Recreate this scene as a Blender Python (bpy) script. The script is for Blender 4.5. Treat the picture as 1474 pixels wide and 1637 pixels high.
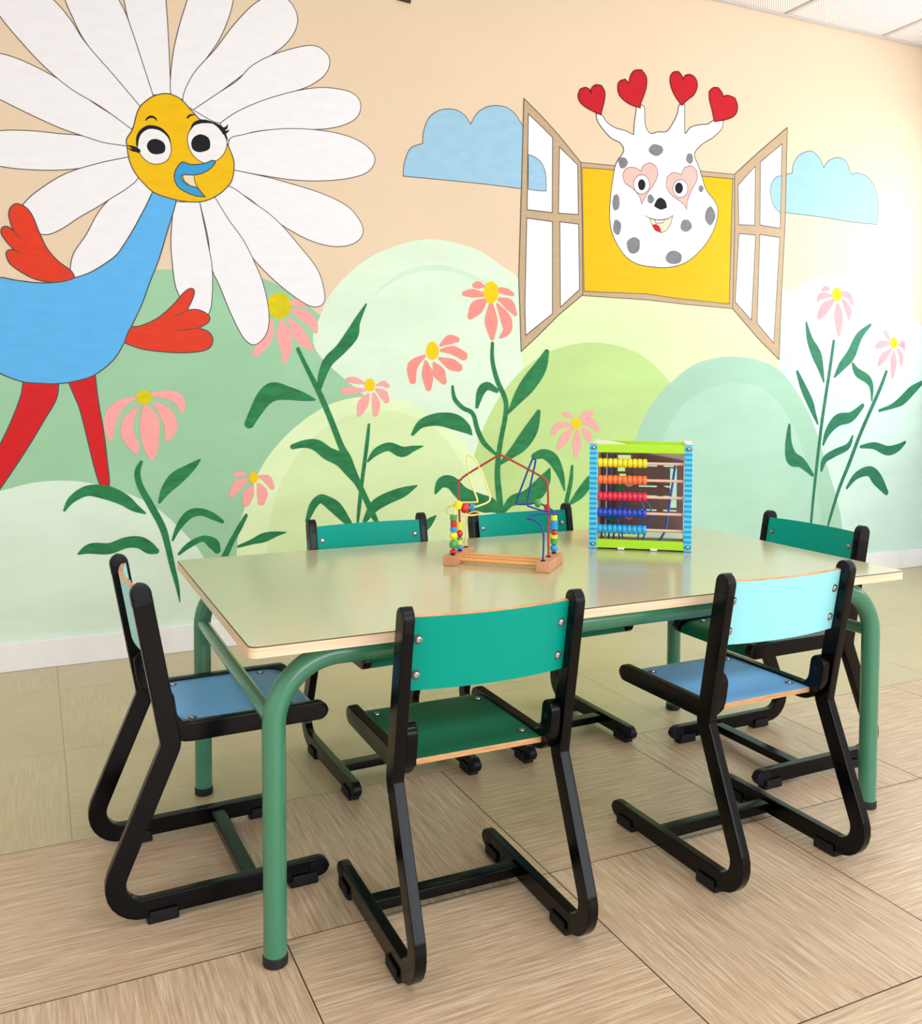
import bpy, bmesh, math, random, json
from mathutils import Vector, Matrix, noise
random.seed(7)
for o in list(bpy.data.objects): bpy.data.objects.remove(o)
SC = bpy.context.scene
COL = SC.collection
PI = math.pi

# ------------------------------------------------------------------ camera
def rmat(pitch, roll, yaw):
    return Matrix.Rotation(yaw, 3, 'Z') @ Matrix.Rotation(pitch, 3, 'X') @ Matrix.Rotation(roll, 3, 'Y')
cam_data = bpy.data.cameras.new('camera')
cam = bpy.data.objects.new('camera', cam_data); COL.objects.link(cam)
CR = rmat(-0.04563, -0.00234, -0.43469)
m3 = Matrix((CR.col[0], CR.col[2], -CR.col[1])).transposed()
cam.matrix_world = Matrix.Translation((0, 0, 0.9097)) @ m3.to_4x4()
cam_data.sensor_fit = 'HORIZONTAL'; cam_data.sensor_width = 36
cam_data.lens = 36 * 1464.23255 / 1474
cam_data.shift_x = (737 - 732.19648) / 1474
cam_data.shift_y = (684.24639 - 818.5) / 1474
cam_data.clip_start = 0.02
SC.camera = cam

# ------------------------------------------------------------------ view, world, lights
SC.view_settings.view_transform = 'Standard'
SC.view_settings.look = 'None'
SC.view_settings.exposure = 0.09
SC.view_settings.gamma = 1.0
SC.view_settings.use_curve_mapping = False
W = bpy.data.worlds.new('world'); SC.world = W; W.use_nodes = True
W.node_tree.nodes['Background'].inputs[0].default_value = (0.85, 0.93, 1, 1)
W.node_tree.nodes['Background'].inputs[1].default_value = 1.0
def area(name, loc, rot, sx, sy, power, color=(1, 1, 1)):
    l = bpy.data.lights.new(name, 'AREA'); l.shape = 'RECTANGLE'; l.size = sx; l.size_y = sy
    l.energy = power; l.color = color
    o = bpy.data.objects.new(name, l); COL.objects.link(o); o.location = loc; o.rotation_euler = rot
    return o
X0, X1, Y0, Y1, CH = -2.3, 4.13, -2.6, 3.21557, 2.5918
# daylight through the long window of the right wall (faces -x) and the windows behind the camera (face +y)
area('daylight_right', (X1 + .10, 2.50, 1.52), (0, math.radians(90), 0), 1.1, 1.0, 20, (.98, .99, 1))
area('daylight_right', (X1 + .10, .60, 1.52), (0, math.radians(90), 0), 1.1, 1.8, 26, (.98, .99, 1))
area('daylight_rear', (1.5, Y0 - .10, 1.32), (math.radians(90), 0, 0), 4.4, 1.7, 99, (.90, .955, 1))
# soft fill lamps added just under the ceiling, no real fixtures there
area('ceiling_fill', (1.0, .3, CH - .02), (0, 0, 0), 1.2, .6, 16, (1, .97, .95))
area('ceiling_fill', (-1.1, .3, CH - .02), (0, 0, 0), 1.2, .6, 16, (1, .97, .94))

# ------------------------------------------------------------------ materials
def lin(c):
    c = c / 255
    return c / 12.92 if c <= .04045 else ((c + .055) / 1.055) ** 2.4
def rgb(c): return (lin(c[0]), lin(c[1]), lin(c[2]), 1)
MATS = {}
def mat(name, c, rough=.5, var=0.0, scale=(8, 8, 8), metal=0.0, spec=.5, coat=0.0, detail=4, c2=None, bump=0.0):
    if name in MATS: return MATS[name]
    m = bpy.data.materials.new(name); m.use_nodes = True
    nt = m.node_tree; b = nt.nodes['Principled BSDF']
    b.inputs['Roughness'].default_value = rough; b.inputs['Metallic'].default_value = metal
    b.inputs['Specular IOR Level'].default_value = spec
    b.inputs['Coat Weight'].default_value = coat; b.inputs['Coat Roughness'].default_value = .12
    base = rgb(c)
    if var or c2:
        tc = nt.nodes.new('ShaderNodeTexCoord'); mp = nt.nodes.new('ShaderNodeMapping')
        mp.inputs['Scale'].default_value = scale
        nz = nt.nodes.new('ShaderNodeTexNoise'); nz.inputs['Scale'].default_value = 1; nz.inputs['Detail'].default_value = detail
        nz.inputs['Roughness'].default_value = .6
        nt.links.new(tc.outputs['Object'], mp.inputs[0]); nt.links.new(mp.outputs[0], nz.inputs['Vector'])
        rp = nt.nodes.new('ShaderNodeValToRGB')
        rp.color_ramp.elements[0].position = .3; rp.color_ramp.elements[1].position = .7
        if c2: a, d = base, rgb(c2)
        else:
            a = tuple(min(1, x * (1 - var)) for x in base[:3]) + (1,)
            d = tuple(min(1, x * (1 + var)) for x in base[:3]) + (1,)
        rp.color_ramp.elements[0].color = a; rp.color_ramp.elements[1].color = d
        nt.links.new(nz.outputs['Fac'], rp.inputs[0]); nt.links.new(rp.outputs[0], b.inputs['Base Color'])
        if bump:
            bp = nt.nodes.new('ShaderNodeBump'); bp.inputs['Strength'].default_value = bump; bp.inputs['Distance'].default_value = .002
            nt.links.new(nz.outputs['Fac'], bp.inputs['Height']); nt.links.new(bp.outputs[0], b.inputs['Normal'])
    else: b.inputs['Base Color'].default_value = base
    MATS[name] = m
    return m

# ------------------------------------------------------------------ mesh helpers
def obj(name, bm, m, parent=None, smooth=True, label=None, loc=None, fixn=True):
    me = bpy.data.meshes.new(name)
    if fixn: bmesh.ops.recalc_face_normals(bm, faces=bm.faces[:])
    bm.to_mesh(me); bm.free()
    for x in (m if isinstance(m, (list, tuple)) else [m]): me.materials.append(x)
    if smooth:
        for p in me.polygons: p.use_smooth = True
        try: me.set_sharp_from_angle(angle=math.radians(38))
        except Exception: pass
    o = bpy.data.objects.new(name, me); COL.objects.link(o)
    if smooth:
        w_ = o.modifiers.new('weighted normals', 'WEIGHTED_NORMAL'); w_.keep_sharp = True
    if parent: o.parent = parent
    if loc is not None: o.location = loc
    if label: o['label'] = label
    return o
def thing(name, label, cat, loc=(0, 0, 0), rz=0, group=None):
    o = bpy.data.objects.new(name, None); COL.objects.link(o)
    o.location = loc; o.rotation_euler = (0, 0, rz); o['label'] = label; o['category'] = cat
    o.empty_display_size = .1
    if group: o['group'] = group
    return o
def struct(o, label=None):
    o['kind'] = 'structure'
    if label: o['label'] = label
    return o
def box(bm, c, s, bev=0.0, seg=2, rot=None, mi=0):
    M = Matrix.Translation(c)
    if rot is not None: M = M @ rot
    r = bmesh.ops.create_cube(bm, size=1, matrix=M @ Matrix.Diagonal((s[0], s[1], s[2], 1)))
    vs = r['verts']; fs = set(f for v in vs for f in v.link_faces)
    for f in fs: f.material_index = mi
    if bev:
        es = list(set(e for v in vs for e in v.link_edges))
        bmesh.ops.bevel(bm, geom=es, offset=bev, segments=seg, profile=.5, affect='EDGES', clamp_overlap=True)
    return bm
def cyl(bm, p0, p1, r, n=16, r2=None, mi=0):
    p0 = Vector(p0); p1 = Vector(p1); d = p1 - p0
    M = Matrix.Translation((p0 + p1) / 2) @ d.to_track_quat('Z', 'Y').to_matrix().to_4x4()
    k = bmesh.ops.create_cone(bm, cap_ends=True, segments=n, radius1=r, radius2=r if r2 is None else r2, depth=d.length, matrix=M)
    for f in set(f for v in k['verts'] for f in v.link_faces): f.material_index = mi
    return bm
def lathe(bm, prof, M, n=20, mi=0):
    rings = []
    for r, z in prof:
        rings.append([bm.verts.new(M @ Vector((r * math.cos(2 * PI * k / n), r * math.sin(2 * PI * k / n), z))) for k in range(n)])
    for a, b in zip(rings, rings[1:]):
        for k in range(n):
            f = bm.faces.new((a[k], a[(k + 1) % n], b[(k + 1) % n], b[k])); f.material_index = mi
    f = bm.faces.new(rings[0][::-1]); f.material_index = mi
    f = bm.faces.new(rings[-1]); f.material_index = mi
    return bm
def catmull(P, n=6, closed=False, corners=None):
    out = []; N = len(P); R = range(N if closed else N - 1)
    D = len(P[0])
    for i in R:
        p1, p2 = P[i], P[(i + 1) % N]
        c1 = corners and i in corners; c2 = corners and ((i + 1) % N) in corners
        p0 = p1 if c1 or (not closed and i == 0) else P[i - 1]
        p3 = p2 if c2 or (not closed and i == N - 2) else P[(i + 2) % N]
        for k in range(n):
            t = k / n
            out.append(tuple(.5 * (2 * p1[j] + (p2[j] - p0[j]) * t + (2 * p0[j] - 5 * p1[j] + 4 * p2[j] - p3[j]) * t * t + (3 * p1[j] - p0[j] - 3 * p2[j] + p3[j]) * t ** 3) for j in range(D)))
    if not closed: out.append(tuple(P[-1]))
    return out
def tube(bm, path, r, n=12, smooth=0, mi=0):
    if smooth: path = catmull(path, smooth)
    P = [Vector(p) for p in path]
    Q = [P[0]]
    for p in P[1:]:
        if (p - Q[-1]).length > 1e-5: Q.append(p)
    P = Q
    T = [(P[min(i + 1, len(P) - 1)] - P[max(i - 1, 0)]).normalized() for i in range(len(P))]
    nrm = T[0].orthogonal().normalized(); rings = []
    for i, p in enumerate(P):
        nrm = (nrm - T[i] * nrm.dot(T[i])).normalized(); b = T[i].cross(nrm)
        rings.append([bm.verts.new(p + r * (math.cos(2 * PI * k / n) * nrm + math.sin(2 * PI * k / n) * b)) for k in range(n)])
    for a, b in zip(rings, rings[1:]):
        for k in range(n):
            f = bm.faces.new((a[k], a[(k + 1) % n], b[(k + 1) % n], b[k])); f.material_index = mi
    bm.faces.new(rings[0][::-1]).material_index = mi; bm.faces.new(rings[-1]).material_index = mi
    return bm
def fillet(P, r, n=8):
    """polyline with rounded corners; r one radius per inner vertex"""
    out = [Vector(P[0])]
    for i in range(1, len(P) - 1):
        a, v, b = Vector(P[i - 1]), Vector(P[i]), Vector(P[i + 1])
        d1 = (a - v).normalized(); d2 = (b - v).normalized(); ang = d1.angle(d2)
        rr = r[i - 1] if isinstance(r, (list, tuple)) else r
        t = rr / math.tan(ang / 2); bis = (d1 + d2).normalized(); c = v + bis * (rr / math.sin(ang / 2))
        s = v + d1 * t - c; e = v + d2 * t - c; tot = s.angle(e); ax = s.cross(e).normalized()
        for k in range(n + 1): out.append(c + Matrix.Rotation(tot * k / n, 3, ax) @ s)
    out.append(Vector(P[-1]))
    return out
def bar(bm, path, hn, hx, xdir=Vector((1, 0, 0)), bev=.005, rnd=(True, True), mi=0):
    """flat-oval bar swept along a path lying in a plane whose normal is xdir: half height hn in the plane, half thickness hx across;
    ends rounded like the tip of a finger"""
    P = [Vector(p) for p in path]
    def ends(p, d):   # extra rings making a half-round end
        L = []
        for k in range(1, 7):
            a = PI / 2 * k / 6
            L.append((p + d * (hn * (math.sin(a))), max(math.cos(a), .05)))
        return L
    T = [(P[min(i + 1, len(P) - 1)] - P[max(i - 1, 0)]).normalized() for i in range(len(P))]
    rows = [(p, t, 1.0) for p, t in zip(P, T)]
    if rnd[0]:
        p = P[0]; d = -T[0]; p = p - d * hn
        rows[0] = (p, T[0], 1.0)
        rows = [(q, T[0], s) for q, s in ends(p, d)][::-1] + rows
    if rnd[1]:
        p = P[-1]; d = T[-1]; p = p - d * hn
        rows[-1] = (p, T[-1], 1.0)
        rows = rows + [(q, T[-1], s) for q, s in ends(p, d)]
    sec = []
    for sx, sy, a0 in ((1, 1, 0), (-1, 1, 90), (-1, -1, 180), (1, -1, 270)):
        for k in range(3):
            a = math.radians(a0 + 45 * k); sec.append((sx, sy, math.cos(a), math.sin(a)))
    rings = []
    for p, t, s in rows:
        n = xdir.cross(t).normalized(); hh = hn * s; b2 = min(bev, hh * .95); ring = []
        for sx, sy, ca, sa in sec:
            ring.append(bm.verts.new(p + xdir * (sx * (hx - b2) + ca * b2) + n * (sy * (hh - b2) + sa * b2)))
        rings.append(ring)
    n = len(sec)
    for a, b in zip(rings, rings[1:]):
        for k in range(n): bm.faces.new((a[k], a[(k + 1) % n], b[(k + 1) % n], b[k])).material_index = mi
    bm.faces.new(rings[0][::-1]).material_index = mi; bm.faces.new(rings[-1]).material_index = mi
    return bm
def kids(o): return [c for c in bpy.data.objects if c.parent == o]
def copy_tree(o, parent=None):
    c = o.copy(); COL.objects.link(c)
    if parent: c.parent = parent
    for ch in kids(o): copy_tree(ch, c)
    return c

# ------------------------------------------------------------------ room shell
m_wall = mat('peach_wall_paint', (233, 211, 184), .62, .025, (1.2, 1, 1.6), spec=.2, bump=.05)
m_white = mat('white_wall_paint', (236, 234, 228), .6, .02, (2, 2, 2))
m_skirt = mat('white_gloss_skirting', (246, 247, 255), .35, .05, (9, 9, 3))
bm = bmesh.new(); box(bm, ((X0 + X1) / 2, Y1 + .06, CH / 2), (X1 - X0 + .3, .12, CH + .1))
wall_back = struct(obj('wall_back', bm, m_wall, smooth=False), 'long wall behind the table painted with a mural over peach paint')
bm = bmesh.new(); box(bm, (X0 - .06, (Y0 + Y1) / 2, CH / 2), (.12, Y1 - Y0, CH + .1))
struct(obj('wall_left', bm, m_white, smooth=False), 'plain wall at the left, outside the photo')
def holed_wall(name, axis, pos, a0, a1, holes, th, m, label):
    """wall along one axis with window holes, built from boxes"""
    bm = bmesh.new(); cur = a0
    def b(u0, u1, z0, z1):
        if u1 - u0 < 1e-4 or z1 - z0 < 1e-4: return
        if axis == 'y': box(bm, (pos, (u0 + u1) / 2, (z0 + z1) / 2), (th, u1 - u0, z1 - z0))
        else: box(bm, ((u0 + u1) / 2, pos, (z0 + z1) / 2), (u1 - u0, th, z1 - z0))
    for u0, u1, z0, z1 in holes:
        b(cur, u0, -.05, CH + .05); b(u0, u1, -.05, z0); b(u0, u1, z1, CH + .05); cur = u1
    b(cur, a1, -.05, CH + .05)
    return struct(obj(name, bm, m, smooth=False), label)
holed_wall('wall_right', 'y', X1 + .06, Y0, Y1, [(-.35, 1.55, .9, 2.15), (1.95, 3.05, .9, 2.15)], .12, m_white, 'wall at the right with the long daylight window')
holed_wall('wall_front', 'x', Y0 - .06, X0 - .12, X1 + .12, [(-.7, 3.7, .47, 2.17)], .12, m_white, 'wall behind the camera with windows')
m_frame = mat('white_window_frame', (240, 240, 238), .35)
def window(name, axis, pos, u0, u1, z0, z1, n, label):
    bm = bmesh.new(); t = .05
    def b(a0, a1, c0, c1):
        if axis == 'y': box(bm, (pos, (a0 + a1) / 2, (c0 + c1) / 2), (t, a1 - a0, c1 - c0), .004)
        else: box(bm, ((a0 + a1) / 2, pos, (c0 + c1) / 2), (a1 - a0, t, c1 - c0), .004)
    b(u0, u1, z0, z0 + t); b(u0, u1, z1 - t, z1)
    for k in range(n + 1):
        u = u0 + (u1 - u0 - t) * k / n; b(u, u + t, z0 + t, z1 - t)
    return struct(obj(name, bm, m_frame), label)
window('window_1', 'y', X1 + .05, 1.95, 3.05, .9, 2.15, 1, 'white framed window in the right wall, next to the mural')
window('window_3', 'y', X1 + .05, -.35, 1.55, .9, 2.15, 2, 'white framed double window in the right wall')
window('window_2', 'x', Y0 - .05, -.7, 3.7, .47, 2.17, 4, 'white framed window behind the camera')

# floor: half metre vinyl tiles, grain turned from tile to tile, seams as dark gaps
def grain(name, ca, cb, cc, along):
    m = bpy.data.materials.new(name); m.use_nodes = True; nt = m.node_tree; b = nt.nodes['Principled BSDF']
    tc = nt.nodes.new('ShaderNodeTexCoord'); mp = nt.nodes.new('ShaderNodeMapping')
    s = (8, 165, 1) if along == 'x' else (165, 8, 1)
    mp.inputs['Scale'].default_value = s
    n1 = nt.nodes.new('ShaderNodeTexNoise'); n1.inputs['Scale'].default_value = 1; n1.inputs['Detail'].default_value = 8; n1.inputs['Roughness'].default_value = .7
    n1.inputs['Distortion'].default_value = .25
    nt.links.new(tc.outputs['Object'], mp.inputs[0]); nt.links.new(mp.outputs[0], n1.inputs['Vector'])
    rp = nt.nodes.new('ShaderNodeValToRGB'); e = rp.color_ramp.elements
    e[0].position = .36; e[0].color = rgb(ca); e[1].position = .66; e[1].color = rgb(cc)
    k = e.new(.5); k.color = rgb(cb)
    nt.links.new(n1.outputs['Fac'], rp.inputs[0])
    n2 = nt.nodes.new('ShaderNodeTexNoise'); n2.inputs['Scale'].default_value = 2.2; n2.inputs['Detail'].default_value = 3
    nt.links.new(tc.outputs['Object'], n2.inputs['Vector'])
    mx = nt.nodes.new('ShaderNodeMix'); mx.data_type = 'RGBA'; mx.blend_type = 'MULTIPLY'; mx.inputs[0].default_value = .35
    r2 = nt.nodes.new('ShaderNodeValToRGB'); r2.color_ramp.elements[0].position = .35; r2.color_ramp.elements[1].position = .65
    r2.color_ramp.elements[0].color = (.82, .8, .78, 1); r2.color_ramp.elements[1].color = (1, 1, 1, 1)
    nt.links.new(n2.outputs['Fac'], r2.inputs[0]); nt.links.new(rp.outputs[0], mx.inputs[6]); nt.links.new(r2.outputs[0], mx.inputs[7])
    nt.links.new(mx.outputs[2], b.inputs['Base Color'])
    b.inputs['Roughness'].default_value = .34; b.inputs['Specular IOR Level'].default_value = .5
    bp = nt.nodes.new('ShaderNodeBump'); bp.inputs['Strength'].default_value = .12; bp.inputs['Distance'].default_value = .001
    nt.links.new(n1.outputs['Fac'], bp.inputs['Height']); nt.links.new(bp.outputs[0], b.inputs['Normal'])
    return m
fm = [grain('vinyl_grain_across', (178, 152, 124), (202, 176, 146), (226, 206, 180), 'x'),
      grain('vinyl_grain_along', (178, 152, 124), (202, 176, 146), (226, 206, 180), 'y'),
      grain('vinyl_old_across', (190, 175, 138), (199, 185, 148), (207, 194, 159), 'x'),
      grain('vinyl_old_along', (190, 175, 138), (199, 185, 148), (207, 194, 159), 'y'),
      mat('seam_dirt', (70, 52, 38), .8), mat('old_seam', (168, 150, 114), .7)]
GX, GY, GX0, T = -0.13871, 1.94546, 0.0567, .5
bm = bmesh.new()
def tile(x0, x1, y0, y1, mi, g=.0011, s=4):
    x0, x1 = max(x0, X0), min(x1, X1); y0, y1 = max(y0, Y0), min(y1, Y1)
    if x1 - x0 < .01 or y1 - y0 < .01: return
    v = [bm.verts.new((x, y, 0)) for x, y in ((x0 + g, y0 + g), (x1 - g, y0 + g), (x1 - g, y1 - g), (x0 + g, y1 - g))]
    bm.faces.new(v).material_index = mi
for j in range(-10, 1):
    for i in range(-5, 9):
        tile(GX + i * T, GX + (i + 1) * T, GY + (j - 1) * T, GY + j * T, (i + j + 20) % 2)
for j in range(0, 3):
    for i in range(-6, 9):
        tile(GX0 + i * T, GX0 + (i + 1) * T, GY + j * T, GY + (j + 1) * T, 2 + (i + j + 20) % 2, .0006)
for f in bm.faces:
    if f.normal.z < 0: f.normal_flip()
for a, b, z, mi in ((Y0, GY + .0004, -.0005, 4), (GY + .0004, Y1, -.0005, 5)):
    f = bm.faces.new([bm.verts.new(q) for q in ((X0, a, z), (X1, a, z), (X1, b, z), (X0, b, z))]); f.material_index = mi
box(bm, ((X0 + X1) / 2, (Y0 + Y1) / 2, -.05), (X1 - X0 + .2, Y1 - Y0 + .2, .096), mi=4)
struct(obj('floor', bm, fm, smooth=False, fixn=False), 'wood look vinyl tile floor with dark seams')

# ceiling of ribbed white panels on a grid
m = bpy.data.materials.new('ribbed_ceiling_panel'); m.use_nodes = True; nt = m.node_tree; b = nt.nodes['Principled BSDF']
tc = nt.nodes.new('ShaderNodeTexCoord'); mp = nt.nodes.new('ShaderNodeMapping'); mp.inputs['Rotation'].default_value = (0, 0, math.radians(45))
wv = nt.nodes.new('ShaderNodeTexWave'); wv.inputs['Scale'].default_value = 34; wv.bands_direction = 'X'
rp = nt.nodes.new('ShaderNodeValToRGB'); rp.color_ramp.elements[0].color = rgb((214, 204, 204)); rp.color_ramp.elements[1].color = rgb((252, 250, 250))
rp.color_ramp.elements[0].position = .2; rp.color_ramp.elements[1].position = .6
nt.links.new(tc.outputs['Object'], mp.inputs[0]); nt.links.new(mp.outputs[0], wv.inputs['Vector']); nt.links.new(wv.outputs['Fac'], rp.inputs[0]); nt.links.new(rp.outputs[0], b.inputs['Base Color'])
b.inputs['Roughness'].default_value = .7
bm = bmesh.new(); box(bm, ((X0 + X1) / 2, (Y0 + Y1) / 2, CH + .02), (X1 - X0 + .2, Y1 - Y0 + .2, .04))
ceil = struct(obj('ceiling', bm, m, smooth=False), 'white ribbed suspended ceiling in the top right corner')
m_grid = mat('grey_ceiling_grid', (206, 200, 200), .4)
for k in range(-8, 2):
    bm = bmesh.new(); box(bm, (3.115 + .612 * k, (Y0 + Y1) / 2, CH - .003), (.022, Y1 - Y0, .006), .001); obj('ceiling_bar', bm, m_grid, ceil)
for k in range(1, 9):
    bm = bmesh.new(); box(bm, ((X0 + X1) / 2, Y1 - .6 * k, CH - .002), (X1 - X0, .022, .004), .001); obj('ceiling_bar', bm, m_grid, ceil)
bm = bmesh.new(); box(bm, ((X0 + X1) / 2, Y1 - .010, CH - .004), (X1 - X0, .020, .008), .002)
struct(obj('trim_1', bm, m_grid), 'grey metal angle trim where ceiling meets the mural wall')
bm = bmesh.new(); box(bm, ((X0 + X1) / 2, Y1 - .008, .0454), (X1 - X0, .016, .0908), .003)
struct(obj('baseboard_back', bm, m_skirt), 'white scuffed skirting board under the mural')
bm = bmesh.new(); box(bm, (X1 - .008, (Y0 + Y1) / 2, .0454), (.016, Y1 - Y0 - .04, .0908), .003)
struct(obj('baseboard_right', bm, m_skirt), 'white skirting board of the right wall')

# ------------------------------------------------------------------ mural (metres on the wall: x along it, z up)
PC = dict(hill_sage=(160, 208, 172), hill_mint=(222, 244, 222), hill_lime=(220, 240, 188), hill_ice=(208, 237, 229), hill_leaf=(190, 221, 146),
          hill_lemon=(228, 248, 200), hill_lemon2=(218, 241, 186), hill_aqua=(166, 208, 187), hill_aqua2=(175, 215, 196), hill_foam=(222, 244, 228), hill_stroke=(208, 236, 216),
          cloud=(158, 203, 232), bird_blue=(96, 184, 248), red_leg=(214, 30, 36), red_wing=(226, 62, 34), yolk=(240, 192, 0), petal_white=(243, 244, 251),
          eyewhite=(243, 243, 248), ink=(16, 18, 28), cream=(240, 220, 190), beak_blue=(56, 160, 220), panel_yellow=(244, 190, 4), tan=(194, 170, 138),
          giraffe_white=(243, 243, 250), heart_red=(198, 24, 40), heart_pink=(252, 190, 184), spot=(128, 132, 138), petal_pink=(252, 172, 170),
          petal_coral=(248, 150, 142), petal_pale=(240, 160, 166), centre_olive=(220, 205, 16), centre_yellow=(250, 208, 10), leaf=(44, 128, 78), leaf_blue=(46, 122, 92),
          line=(84, 78, 76), wine=(120, 20, 30))
PV = dict(leaf=.28, leaf_blue=.2, centre_olive=.12, spot=.18, red_leg=.08, red_wing=.08, petal_white=.025, bird_blue=.05, cloud=.05, tan=.06)
def paint(k):
    hill = k.startswith('hill')
    return mat('paint_' + k, PC[k], .55, PV.get(k, .05), (14, 14, 40) if not hill else (3, 3, 7), detail=5, spec=.18)
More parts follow.
